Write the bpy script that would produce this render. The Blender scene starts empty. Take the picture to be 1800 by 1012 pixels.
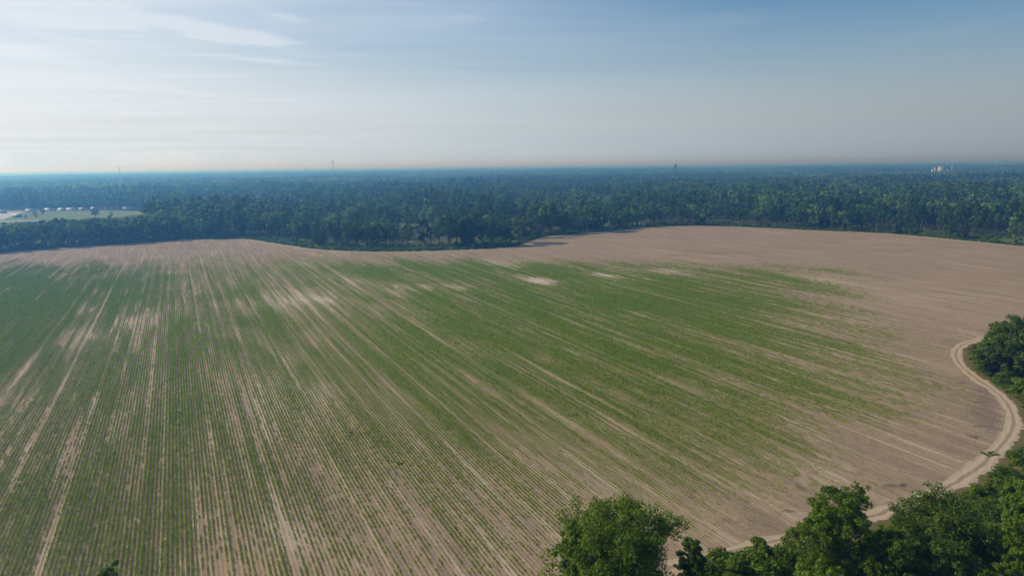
import bpy, math, random
import numpy as np
from mathutils import Vector, Matrix

R = math.radians
rng = np.random.default_rng(11)
random.seed(11)
scene = bpy.context.scene
col = scene.collection
H = 65.0                                   # drone height in metres

# ------------------------------------------------------------------ camera
PITCH, ROLL, FPX = R(10.2), R(0.668), 1200.0
fwd = Vector((0, math.cos(PITCH), -math.sin(PITCH)))
r0, u0 = Vector((1, 0, 0)), Vector((0, math.sin(PITCH), math.cos(PITCH)))
rt = r0 * math.cos(ROLL) - u0 * math.sin(ROLL)
up = r0 * math.sin(ROLL) + u0 * math.cos(ROLL)
cam_d = bpy.data.cameras.new('camera')
cam_d.sensor_width = 36.0
cam_d.lens = 24.0
cam_d.clip_start = 0.5
cam_d.clip_end = 120000
cam = bpy.data.objects.new('camera', cam_d)
col.objects.link(cam)
cam.matrix_world = Matrix(((rt.x, up.x, -fwd.x, 0), (rt.y, up.y, -fwd.y, 0), (rt.z, up.z, -fwd.z, H), (0, 0, 0, 1)))
scene.camera = cam


def ray(px, py):
    return (fwd + rt * ((px - 900) / FPX) + up * ((506 - py) / FPX)).normalized()


def at(px, py, z=0.0):
    """point of the plane at height z seen at a photograph pixel"""
    d = ray(px, py)
    t = (z - H) / d.z
    return (d.x * t, d.y * t)


def top_height(base, px, py):
    """height of a top seen at a pixel, standing over a ground point"""
    d = ray(px, py)
    return H + d.z / math.hypot(d.x, d.y) * math.hypot(base[0], base[1])


# ------------------------------------------------------------------ materials
def new_mat(name):
    m = bpy.data.materials.new(name)
    m.use_nodes = True
    nt = m.node_tree
    nt.nodes.clear()
    return m, nt


class NT:
    def __init__(s, nt):
        s.nt = nt

    def n(s, typ, **kw):
        nd = s.nt.nodes.new(typ)
        for k, v in kw.items():
            if k in nd.inputs.keys() if isinstance(k, str) and not hasattr(nd, k) else False:
                nd.inputs[k].default_value = v
            else:
                setattr(nd, k, v)
        return nd

    def l(s, a, b):
        s.nt.links.new(a, b)

    def val(s, sock, v):
        if hasattr(v, 'is_linked') or isinstance(v, bpy.types.NodeSocket):
            s.l(v, sock)
        else:
            sock.default_value = v

    def math(s, op, a, b=0.0, c=0.0, clamp=False):
        nd = s.nt.nodes.new('ShaderNodeMath')
        nd.operation = op
        nd.use_clamp = clamp
        s.val(nd.inputs[0], a)
        s.val(nd.inputs[1], b)
        s.val(nd.inputs[2], c)
        return nd.outputs[0]

    def mix(s, f, a, b, blend='MIX'):
        nd = s.nt.nodes.new('ShaderNodeMix')
        nd.data_type = 'RGBA'
        nd.blend_type = blend
        s.val(nd.inputs[0], f)
        for k, v in ((6, a), (7, b)):
            if isinstance(v, tuple):
                v = (*v, 1) if len(v) == 3 else v
            s.val(nd.inputs[k], v)
        return nd.outputs[2]

    def noise(s, vec, scale, detail=2.0, rough=0.5, dist=0.0):
        nd = s.nt.nodes.new('ShaderNodeTexNoise')
        if vec is not None:
            s.l(vec, nd.inputs['Vector'])
        nd.inputs['Scale'].default_value = scale
        nd.inputs['Detail'].default_value = detail
        nd.inputs['Roughness'].default_value = rough
        nd.inputs['Distortion'].default_value = dist
        return nd.outputs[0]

    def ramp(s, fac, stops):
        nd = s.nt.nodes.new('ShaderNodeValToRGB')
        s.val(nd.inputs[0], fac)
        e = nd.color_ramp.elements
        while len(e) < len(stops):
            e.new(0.5)
        for k, (p, c) in enumerate(stops):
            e[k].position = p
            e[k].color = (c, c, c, 1) if isinstance(c, (int, float)) else (*c, 1)
        return nd.outputs[0]

    def mapping(s, vec, scale=(1, 1, 1), rot=(0, 0, 0), loc=(0, 0, 0)):
        nd = s.nt.nodes.new('ShaderNodeMapping')
        s.l(vec, nd.inputs[0])
        nd.inputs['Location'].default_value = loc
        nd.inputs['Rotation'].default_value = rot
        nd.inputs['Scale'].default_value = scale
        return nd.outputs[0]

    def coords(s, which='Object'):
        return s.nt.nodes.new('ShaderNodeTexCoord').outputs[which]

    def principled(s, color, rough=0.8, spec=0.2, metal=0.0):
        nd = s.nt.nodes.new('ShaderNodeBsdfPrincipled')
        if isinstance(color, tuple):
            color = (*color, 1)
        s.val(nd.inputs['Base Color'], color)
        s.val(nd.inputs['Roughness'], rough)
        nd.inputs['Specular IOR Level'].default_value = spec
        nd.inputs['Metallic'].default_value = metal
        return nd

    def out(s, shader):
        o = s.nt.nodes.new('ShaderNodeOutputMaterial')
        s.l(shader, o.inputs['Surface'])
        return o


def simple(name, color, rough=0.6, spec=0.3, metal=0.0, var=0.15, scale=0.6):
    m, nt = new_mat(name)
    t = NT(nt)
    n = t.noise(t.coords(), scale, 4)
    c = t.mix(t.ramp(n, [(0.3, 0), (0.7, 1)]), tuple(x * (1 - var) for x in color), tuple(min(1, x * (1 + var)) for x in color))
    t.out(t.principled(c, rough, spec, metal).outputs[0])
    return m


def leaf_mat(name, dark, mid, light, clump=0.35, trans=0.3):
    """foliage: colour differs from tree to tree and from clump to clump"""
    m, nt = new_mat(name)
    t = NT(nt)
    info = nt.nodes.new('ShaderNodeObjectInfo')
    base = t.ramp(info.outputs['Random'], [(0.0, dark), (0.5, mid), (1.0, light)])
    n = t.noise(t.coords(), clump, 3, 0.6)
    n2 = t.noise(t.coords(), clump * 9, 1)
    f = t.math('ADD', t.math('MULTIPLY', n, 0.75), t.math('MULTIPLY', n2, 0.25))
    var = t.ramp(f, [(0.32, 0.62), (0.5, 1.0), (0.68, 1.5)])
    c = t.mix(1.0, base, var, 'MULTIPLY')
    p = t.principled(c, 0.55, 0.18)
    tr = nt.nodes.new('ShaderNodeBsdfTranslucent')
    t.l(t.mix(1.0, c, (1.25, 1.5, 0.6), 'MULTIPLY'), tr.inputs[0])
    mx = nt.nodes.new('ShaderNodeMixShader')
    mx.inputs[0].default_value = trans
    t.l(p.outputs[0], mx.inputs[1])
    t.l(tr.outputs[0], mx.inputs[2])
    t.out(mx.outputs[0])
    return m


M = {}
M['leaf_oak'] = leaf_mat('oak_leaves', (0.040, 0.076, 0.012), (0.056, 0.100, 0.014), (0.095, 0.150, 0.020), 0.22)
M['leaf_wood'] = leaf_mat('woodland_leaves', (0.032, 0.074, 0.014), (0.084, 0.154, 0.027), (0.195, 0.285, 0.050), 0.13, 0.38)
M['leaf_pine'] = leaf_mat('pine_needles', (0.030, 0.068, 0.016), (0.060, 0.112, 0.024), (0.100, 0.160, 0.034), 0.16, 0.2)
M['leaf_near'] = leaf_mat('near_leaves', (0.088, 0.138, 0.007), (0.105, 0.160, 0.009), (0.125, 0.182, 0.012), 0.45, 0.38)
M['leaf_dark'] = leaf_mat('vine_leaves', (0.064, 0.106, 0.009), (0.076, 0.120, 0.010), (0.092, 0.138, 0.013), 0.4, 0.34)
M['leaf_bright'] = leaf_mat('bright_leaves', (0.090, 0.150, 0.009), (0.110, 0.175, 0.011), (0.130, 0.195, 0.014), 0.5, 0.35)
M['leaf_grass'] = leaf_mat('grass_blades', (0.105, 0.170, 0.012), (0.140, 0.210, 0.016), (0.190, 0.230, 0.030), 0.3, 0.3)
M['leaf_crop'] = leaf_mat('crop_leaves', (0.135, 0.220, 0.006), (0.195, 0.282, 0.008), (0.285, 0.330, 0.016), 1.2, 0.3)
M['bark'] = simple('bark', (0.13, 0.10, 0.075), 0.9, 0.1, 0, 0.35, 2.0)
M['bark_pine'] = simple('pine_bark', (0.125, 0.095, 0.072), 0.9, 0.1, 0, 0.35, 1.5)
M['white_wall'] = simple('white_wall', (0.56, 0.56, 0.55), 0.6)
M['faded_wall'] = simple('faded_wall', (0.34, 0.35, 0.37), 0.7)
M['metal_roof'] = simple('metal_roof', (0.50, 0.51, 0.53), 0.5, 0.4, 0.0)
M['grey_roof'] = simple('grey_roof', (0.30, 0.30, 0.31), 0.7)
M['blue_wall'] = simple('blue_wall', (0.10, 0.20, 0.40), 0.6)
M['steel'] = simple('steel', (0.35, 0.36, 0.38), 0.5, 0.5, 0.4)
M['dark_tank'] = simple('tank_paint', (0.07, 0.085, 0.10), 0.5, 0.4)
M['glass'] = simple('dark_glass', (0.03, 0.04, 0.05), 0.2, 0.6)
M['dead_wood'] = simple('dead_wood', (0.26, 0.22, 0.18), 0.9, 0.1, 0, 0.3, 3)


# ------------------------------------------------------------------ mesh helpers
class MB:
    """collects vertices and faces and links them as ONE mesh"""

    def __init__(s):
        s.v, s.f, s.nv = [], [], 0

    def add(s, verts, faces):
        s.v.append(np.asarray(verts, dtype=np.float64))
        s.f.append((np.asarray(faces, dtype=np.int64) + s.nv))
        s.nv += len(verts)

    def box(s, x0, x1, y0, y1, z0, z1):
        v = [(x, y, z) for z in (z0, z1) for y in (y0, y1) for x in (x0, x1)]
        s.add(v, [(0, 2, 3, 1), (4, 5, 7, 6), (0, 1, 5, 4), (2, 6, 7, 3), (0, 4, 6, 2), (1, 3, 7, 5)])

    def tube(s, pts, radii, seg=6):
        pts = [Vector(p) for p in pts]
        ring = []
        for i, p in enumerate(pts):
            d = (pts[min(i + 1, len(pts) - 1)] - pts[max(i - 1, 0)]).normalized()
            a = d.orthogonal().normalized()
            if abs(d.z) > 0.5:
                a = (Vector((1, 0, 0)) - d * d.x).normalized()
            b = d.cross(a)
            for k in range(seg):
                t = 2 * math.pi * k / seg
                ring.append(p + (a * math.cos(t) + b * math.sin(t)) * radii[i])
        f = []
        for i in range(len(pts) - 1):
            for k in range(seg):
                k2 = (k + 1) % seg
                f.append((i * seg + k, i * seg + k2, (i + 1) * seg + k2, (i + 1) * seg + k))
        s.add([tuple(q) for q in ring], f)

    def mesh(s, name, mats):
        me = bpy.data.meshes.new(name)
        v = np.concatenate(s.v)
        f = np.concatenate(s.f)
        me.vertices.add(len(v))
        me.vertices.foreach_set('co', v.ravel())
        me.loops.add(f.size)
        me.loops.foreach_set('vertex_index', f.ravel())
        me.polygons.add(len(f))
        me.polygons.foreach_set('loop_start', np.arange(len(f)) * f.shape[1])
        me.polygons.foreach_set('loop_total', np.full(len(f), f.shape[1]))
        me.update(calc_edges=True)
        for m in (mats if isinstance(mats, (list, tuple)) else [mats]):
            me.materials.append(m)
        return me


def leaves(mb, centers, radii, counts, size, rg, flat=0.8, outward=0.9):
    """rhombic leaf faces spread through the outer part of each clump"""
    for c, r, n in zip(centers, radii, counts):
        d = rg.normal(size=(n, 3))
        d /= np.linalg.norm(d, axis=1)[:, None]
        rad = r * (0.45 + 0.6 * rg.random(n) ** 0.7)
        p = np.asarray(c) + d * rad[:, None] * np.array([1, 1, flat])
        nrm = d * outward + rg.normal(size=(n, 3)) * 0.55 + np.array([0, 0, 0.35])
        nrm /= np.linalg.norm(nrm, axis=1)[:, None]
        t = np.cross(nrm, rg.normal(size=(n, 3)))
        t /= np.linalg.norm(t, axis=1)[:, None]
        b = np.cross(nrm, t)
        s = size * (0.65 + 0.7 * rg.random(n))[:, None]
        v = np.stack([p - t * s * 0.75, p - b * s * 0.42 + nrm * s * 0.12, p + t * s * 0.75, p + b * s * 0.42 + nrm * s * 0.12], 1).reshape(-1, 3)
        f = np.arange(4 * n).reshape(n, 4)
        mb.add(v, f)


def broad_tree(h, rad, rg, n_clump=26, leaf=0.8, per=55, trunk_frac=0.25, lean=0.06, forks=1, vine=False, dome=0.75, clump_r=(0.17, 0.3)):
    """returns (trunk mesh data, crown mesh data) of a broadleaf tree h metres tall"""
    tb, cb = MB(), MB()
    cc, cr = [], []
    base_z = h * trunk_frac
    cz = base_z + (h - base_z) * 0.5
    hz = (h - base_z) * 0.5
    for k in range(n_clump):
        for _ in range(30):
            d = rg.normal(size=3)
            d /= np.linalg.norm(d)
            q = 0.35 + 0.65 * rg.random() ** 0.45
            x, y, z = d[0] * rad * q, d[1] * rad * q, d[2] * hz * q
            r = rad * rg.uniform(*clump_r)
            if z / hz < -0.55 and math.hypot(x, y) < rad * 0.45 and not vine:
                continue
            if z / hz > dome and math.hypot(x, y) > rad * 0.75:
                continue
            break
        cc.append((x, y, min(cz + z, h - r * 0.7)))
        cr.append(r)
    cc.append((rg.normal() * rad * 0.15, rg.normal() * rad * 0.15, h - rad * 0.24))
    cr.append(rad * 0.24)
    if vine:
        for k in range(6):
            z = h * (0.06 + 0.1 * k)
            cc.append((rg.normal() * rad * 0.12, rg.normal() * rad * 0.12, z))
            cr.append(rad * rg.uniform(0.16, 0.26))
    cnt = [int(per * (r / (rad * 0.22)) ** 2) + 6 for r in cr]
    leaves(cb, cc, cr, cnt, leaf, rg)
    tr = h * 0.018 + 0.12
    for fk in range(forks):
        a = 2 * math.pi * (fk + rg.random() * 0.4) / max(forks, 1)
        off = (0.0 if forks == 1 else rad * 0.28)
        pts, rr = [], []
        for i in range(6):
            q = i / 5
            pts.append((off * math.cos(a) * q + lean * h * q * q * math.cos(a + 1), off * math.sin(a) * q + lean * h * q * q * math.sin(a + 1), h * 0.8 * q - 0.3))
            rr.append(tr * (1.35 if i == 0 else 1) * (1 - 0.8 * q) + 0.03)
        tb.tube(pts, rr, 7)
    order = rg.permutation(len(cc))[:max(7, len(cc) // 2)]
    for k in order:
        c = np.array(cc[k])
        z0 = max(base_z * 0.8, min(c[2] - math.hypot(c[0], c[1]) * 0.8, h * 0.65))
        q = (z0 + 0.3) / (h * 0.8)
        s0 = np.array([lean * h * q * q * 0.5, 0, z0])
        mid = s0 * 0.5 + c * 0.5 + np.array([0, 0, -0.03 * h]) + rg.normal(size=3) * 0.02 * h
        w = tr * 0.42
        tb.tube([s0, mid, c], [w, w * 0.6, w * 0.22], 5)
    return tb.mesh('trunk', M['bark']), cb


def pine_tree(h, rad, rg, n=20, leaf=0.8, per=40, start=0.5):
    tb, cb = MB(), MB()
    lean = rg.normal(size=2) * 0.015 * h
    pts = [(lean[0] * q, lean[1] * q, h * 0.96 * q - 0.3) for q in (0, 0.3, 0.6, 1)]
    tb.tube(pts, [h * 0.013 + 0.08, h * 0.011, h * 0.008, 0.05], 6)
    cc, cr = [], []
    for k in range(n):
        q = start + (1 - start) * (k + rg.random()) / n
        env = rad * (0.45 + 0.75 * math.sin(math.pi * min(1, (q - start) / (1 - start) * 0.8 + 0.12)) ** 0.8) * (1.05 - 0.5 * ((q - start) / (1 - start)) ** 2)
        a = k * 2.4 + rg.random()
        d = env * rg.uniform(0.35, 0.8)
        c = np.array([math.cos(a) * d + lean[0] * q, math.sin(a) * d + lean[1] * q, h * q * 0.97])
        cc.append(c)
        cr.append(rad * rg.uniform(0.26, 0.42))
        tb.tube([(lean[0] * q, lean[1] * q, c[2] - 0.5), c], [0.12, 0.04], 4)
    cc.append(np.array([lean[0], lean[1], h * 0.97]))
    cr.append(rad * 0.25)
    leaves(cb, cc, cr, [int(per * (r / (rad * 0.34)) ** 2) + 4 for r in cr], leaf, rg, 0.55)
    return tb.mesh('trunk', M['bark_pine']), cb


def shrub_mesh(rad, h, rg, mat, n=9, leaf=0.3, per=60):
    mb = MB()
    cc, cr = [], []
    for k in range(n):
        a, d = rg.random() * 6.28, rad * 0.72 * rg.random() ** 0.5
        r = rad * rg.uniform(0.28, 0.5)
        cc.append((math.cos(a) * d, math.sin(a) * d, max(r * 0.4, h * rg.uniform(0.25, 1.0) * (1 - 0.4 * d / rad) - r * 0.5)))
        cr.append(r)
    leaves(mb, cc, cr, [int(per * (r / (rad * 0.38)) ** 2) + 5 for r in cr], leaf, rg, 0.75)
    return mb.mesh('foliage', mat)


# ------------------------------------------------------------------ object helpers
def tag(o, label=None, cat=None, group=None, kind=None):
    if label:
        o['label'] = label
    if cat:
        o['category'] = cat
    if group:
        o['group'] = group
    if kind:
        o['kind'] = kind
    return o


def link(name, data, parent=None):
    o = bpy.data.objects.new(name, data)
    col.objects.link(o)
    if parent:
        o.parent = parent
    return o


def empty(name, x, y, z=0, rz=0, s=1.0, label=None, cat=None, group=None):
    o = link(name, None)
    o.location = (x, y, z)
    o.rotation_euler = (0, 0, rz)
    o.scale = (s, s, s) if isinstance(s, (int, float)) else s
    o.empty_display_size = 1
    return tag(o, label, cat, group)


def structure(name, data):
    return tag(link(name, data), kind='structure')


def put_tree(name, data, x, y, rz, s, label, cat, group=None):
    r = empty(name, x, y, 0, rz, s, label, cat, group)
    link('trunk', data[0], r)
    link('crown', data[1], r)
    return r


# ------------------------------------------------------------------ noise for laying out the crop and the woods
class VNoise:
    def __init__(s, seed, n=257):
        s.t = np.random.default_rng(seed).random((n, n))
        s.n = n

    def __call__(s, x, y):
        xi, yi = np.floor(x).astype(int), np.floor(y).astype(int)
        fx, fy = x - xi, y - yi
        fx, fy = fx * fx * (3 - 2 * fx), fy * fy * (3 - 2 * fy)
        g = lambda a, b: s.t[a % s.n, b % s.n]
        return (g(xi, yi) * (1 - fx) + g(xi + 1, yi) * fx) * (1 - fy) + (g(xi, yi + 1) * (1 - fx) + g(xi + 1, yi + 1) * fx) * fy


def inside(px, py, poly):
    ins = np.zeros(px.shape, bool)
    n = len(poly)
    for i in range(n):
        x0, y0 = poly[i]
        x1, y1 = poly[(i + 1) % n]
        if y0 == y1:
            continue
        c = ((y0 > py) != (y1 > py)) & (px < (x1 - x0) * (py - y0) / (y1 - y0) + x0)
        ins ^= c
    return ins


def dist_line(px, py, line, closed=False):
    best = np.full(px.shape, 1e9)
    n = len(line)
    for i in range(n if closed else n - 1):
        x0, y0 = line[i]
        x1, y1 = line[(i + 1) % n]
        dx, dy = x1 - x0, y1 - y0
        t = np.clip(((px - x0) * dx + (py - y0) * dy) / (dx * dx + dy * dy + 1e-9), 0, 1)
        best = np.minimum(best, np.hypot(px - x0 - t * dx, py - y0 - t * dy))
    return best


def smooth_line(pts, k=6):
    """Catmull-Rom through ground points"""
    p = [np.array(q, float) for q in pts]
    p = [2 * p[0] - p[1]] + p + [2 * p[-1] - p[-2]]
    out = []
    for i in range(1, len(p) - 2):
        for j in range(k):
            t = j / k
            a, b, c, d = p[i - 1], p[i], p[i + 1], p[i + 2]
            out.append(0.5 * (2 * b + (c - a) * t + (2 * a - 5 * b + 4 * c - d) * t * t + (3 * b - a - 3 * c + d) * t ** 3))
    out.append(p[-2])
    return out


# ------------------------------------------------------------------ outlines on the ground
far_px = [(-260, 470), (-120, 456), (0, 444.5), (40, 441), (100, 437), (180, 431.5), (260, 426), (300, 423), (340, 421), (400, 420.5), (430, 421), (470, 427),
          (510, 433), (550, 438.5), (600, 441.5), (650, 443), (700, 443), (760, 442), (800, 440.5), (850, 438.5), (900, 434), (930, 428),
          (950, 419.5), (980, 414.5), (1020, 411), (1060, 407.5), (1100, 404), (1150, 400), (1200, 397.5), (1260, 398), (1340, 401), (1420, 405),
          (1500, 408), (1560, 411), (1620, 416), (1700, 424), (1800, 434), (1900, 445), (2050, 462)]
far_edge = smooth_line([at(*p) for p in far_px], 4)
road_px = [(2050, 560), (1900, 574), (1800, 585), (1745, 592), (1712, 599), (1694, 605), (1683, 614), (1681, 626), (1688, 641), (1704, 656),
           (1725, 671), (1748, 687), (1768, 706), (1779, 726), (1781, 747), (1771, 770), (1750, 793), (1720, 820), (1680, 847), (1640, 867),
           (1590, 886), (1540, 904), (1480, 923), (1400, 943), (1330, 958), (1260, 976), (1200, 992), (1100, 1016), (1000, 1042), (850, 1085), (600, 1180)]
road = smooth_line([at(*p) for p in road_px], 6)
fx0, fy0 = at(600, 1180)
field_poly = [tuple(p) for p in far_edge] + [tuple(p) for p in road] + [(-60, 45), (-260, 45), (-430, 180)]
FP = np.array(field_poly)

# rows of the crop run towards a point on the horizon
rd = ray(305, 298)
ROW = np.array([rd.x, rd.y])
ROW /= np.linalg.norm(ROW)
PER = np.array([ROW[1], -ROW[0]])
ROW_ANG = math.atan2(ROW[1], ROW[0])
SP = 0.76

meadow_poly = [at(*p) for p in ((-250, 394), (-40, 394), (60, 391), (130, 388), (200, 382), (250, 379), (262, 371.5), (150, 369.5), (60, 370.5), (-60, 371), (-260, 372))]
clearing_poly = [at(*p) for p in ((684, 428), (690, 414), (706, 405), (750, 403), (772, 408), (772, 420), (764, 427), (735, 431))]
glade_poly = [at(*p) for p in ((772, 337), (818, 338), (815, 333), (778, 332))]
strip_polys = [[at(*p) for p in q] for q in (
    ((560, 303), (700, 302), (700, 300.4), (560, 301.4)), ((930, 294.6), (1160, 293), (1160, 291.6), (930, 293)),
    ((1700, 303), (1750, 302.6), (1750, 300.5), (1700, 301)), ((560, 320), (640, 319), (640, 316.5), (560, 317.5)),
    ((1630, 301), (1690, 300.6), (1690, 298.6), (1630, 299)))]

# ------------------------------------------------------------------ ground
def ground_material():
    m, nt = new_mat('forest_floor')
    t = NT(nt)
    co = t.coords()
    n1 = t.noise(co, 0.03, 4, 0.6)
    n2 = t.noise(co, 0.45, 5, 0.7)
    n3 = t.noise(co, 2.6, 3, 0.7)
    g = t.mix(t.ramp(n1, [(0.35, 0), (0.65, 1)]), (0.070, 0.125, 0.020), (0.150, 0.200, 0.036))
    g = t.mix(t.ramp(n2, [(0.42, 0), (0.62, 1)]), g, (0.105, 0.088, 0.050))
    g = t.mix(t.ramp(n3, [(0.4, 0.0), (0.7, 0.6)]), g, (0.028, 0.045, 0.014))
    p = t.principled(g, 0.95, 0.05)
    t.out(p.outputs[0])
    return m


gm = bpy.data.meshes.new('ground')
gm.from_pydata([(-29000, -1400, 0), (29000, -1400, 0), (29000, 30500, 0), (-29000, 30500, 0)], [], [(0, 1, 2, 3)])
gm.materials.append(ground_material())
structure('ground', gm)


def poly_sheet(name, poly, z, mat):
    me = bpy.data.meshes.new(name)
    me.from_pydata([(x, y, z) for x, y in poly], [], [tuple(range(len(poly)))])
    me.materials.append(mat)
    if me.polygons[0].normal.z < 0:
        me.flip_normals()
    return me


# field sheet: a grid clipped to the outline, with soil attributes at its vertices
pale_spots = [(948, 493, 17, 6, 1.1), (1000, 492, 20, 5, 0.8), (750, 506, 12, 5, 0.8), (800, 505, 24, 6, 0.5), (700, 505, 30, 9, 0.4), (525, 522, 26, 14, 0.75),
              (560, 522, 24, 12, 0.7), (455, 533, 20, 12, 0.6), (620, 500, 30, 12, 0.4), (1045, 483, 22, 4, 0.4), (1090, 484, 32, 6, 0.5),
              (1165, 478, 44, 4, 0.35), (1440, 492, 50, 5, 0.5), (1180, 474, 25, 3, 0.5), (480, 700, 20, 40, 0.35), (1160, 447, 80, 5, 0.15), (890, 466, 60, 4, 0.4),
              (230, 560, 30, 25, 0.25), (520, 930, 60, 40, 0.3), (175, 610, 40, 25, 0.3), (1600, 520, 160, 20, 0.2), (1100, 880, 100, 25, 0.15)]


def to_survey(X, Y):
    """bearing-like and nearness-like survey coordinates of ground points, in which the density table is regular"""
    dz = Y * fwd.y - H * fwd.z
    u = 900 + FPX * (X * rt.x + Y * rt.y - H * rt.z) / dz
    w = 506 - FPX * (X * up.x + Y * up.y - H * up.z) / dz
    return u, w


nb = [VNoise(s) for s in range(40, 52)]


def pale_at(X, Y):
    u, w = to_survey(X, Y)
    a, b = X * PER[0] + Y * PER[1], X * ROW[0] + Y * ROW[1]
    j1 = (nb[0](a / 5, b / 28) - 0.5) * 1.6
    out = np.zeros(X.shape)
    for (cx, cy, sx, sy, k) in pale_spots:
        ex, ey = at(cx, cy)
        ax, ay = at(cx + sx, cy)
        bx, by = at(cx, cy - sy)
        lx, ly = math.hypot(ax - ex, ay - ey), math.hypot(bx - ex, by - ey)
        ly = max(ly, 6)
        # elongated along the rows
        da = (X - ex) * PER[0] + (Y - ey) * PER[1]
        db = (X - ex) * ROW[0] + (Y - ey) * ROW[1]
        L = max(lx, ly)
        S = max(min(lx, ly), 0.55 * L)
        r2 = (da / (S * 0.9)) ** 2 + (db / (L * 1.15)) ** 2
        out += k * np.exp(-r2 * 0.9 + j1)
    return np.clip(out * (0.55 + 0.9 * nb[1](a / 1.6, b / 30)), 0, 1.6)


DX = [-200, 0, 200, 400, 600, 800, 1000, 1200, 1400, 1600, 1800, 2000]
DY = [415, 440, 455, 472, 500, 540, 600, 680, 760, 850, 940, 1012, 1150]
DT = np.array([
    [0, 0, 0, 0, 0, 0, 0, 0, 0, 0, 0, 0],
    [0, .00, .02, .10, .06, .03, .0, .0, .0, .0, 0, 0],
    [.1, .06, .12, .30, .28, .22, .12, .05, .0, .0, 0, 0],
    [.6, .62, .55, .52, .75, .85, .62, .42, .28, .0, 0, 0],
    [.9, .95, .82, .66, .62, .62, .72, .78, .40, .04, 0, 0],
    [.9, .92, .82, .72, .60, .84, .90, .86, .42, .06, 0, 0],
    [.8, .78, .62, .74, .80, .90, .90, .80, .46, .10, 0, 0],
    [.6, .60, .60, .70, .74, .78, .80, .80, .62, .26, .02, 0],
    [.6, .56, .58, .66, .58, .62, .66, .66, .44, .10, .0, 0],
    [.7, .68, .70, .66, .46, .48, .50, .44, .18, .03, .0, 0],
    [.6, .60, .70, .56, .36, .34, .32, .22, .05, .0, .0, 0],
    [.6, .62, .64, .50, .36, .24, .22, .10, .0, .0, .0, 0],
    [.6, .62, .60, .46, .34, .24, .20, .10, .0, .0, .0, 0]])


def density(X, Y):
    u, w = to_survey(X, Y)
    a, b = X * PER[0] + Y * PER[1], X * ROW[0] + Y * ROW[1]
    u = u + (nb[2](a / 14, b / 40) - 0.5) * 160
    w = w + (nb[3](a / 10, b / 34) - 0.5) * 26 * np.clip((w - 380) / 200, 0.25, 2.0)
    i = np.clip(np.searchsorted(DX, u) - 1, 0, len(DX) - 2)
    j = np.clip(np.searchsorted(DY, w) - 1, 0, len(DY) - 2)
    DXa, DYa = np.array(DX), np.array(DY)
    fx = np.clip((u - DXa[i]) / (DXa[i + 1] - DXa[i]), 0, 1)
    fy = np.clip((w - DYa[j]) / (DYa[j + 1] - DYa[j]), 0, 1)
    return (DT[j, i] * (1 - fx) + DT[j, i + 1] * fx) * (1 - fy) + (DT[j + 1, i] * (1 - fx) + DT[j + 1, i + 1] * fx) * fy


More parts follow.
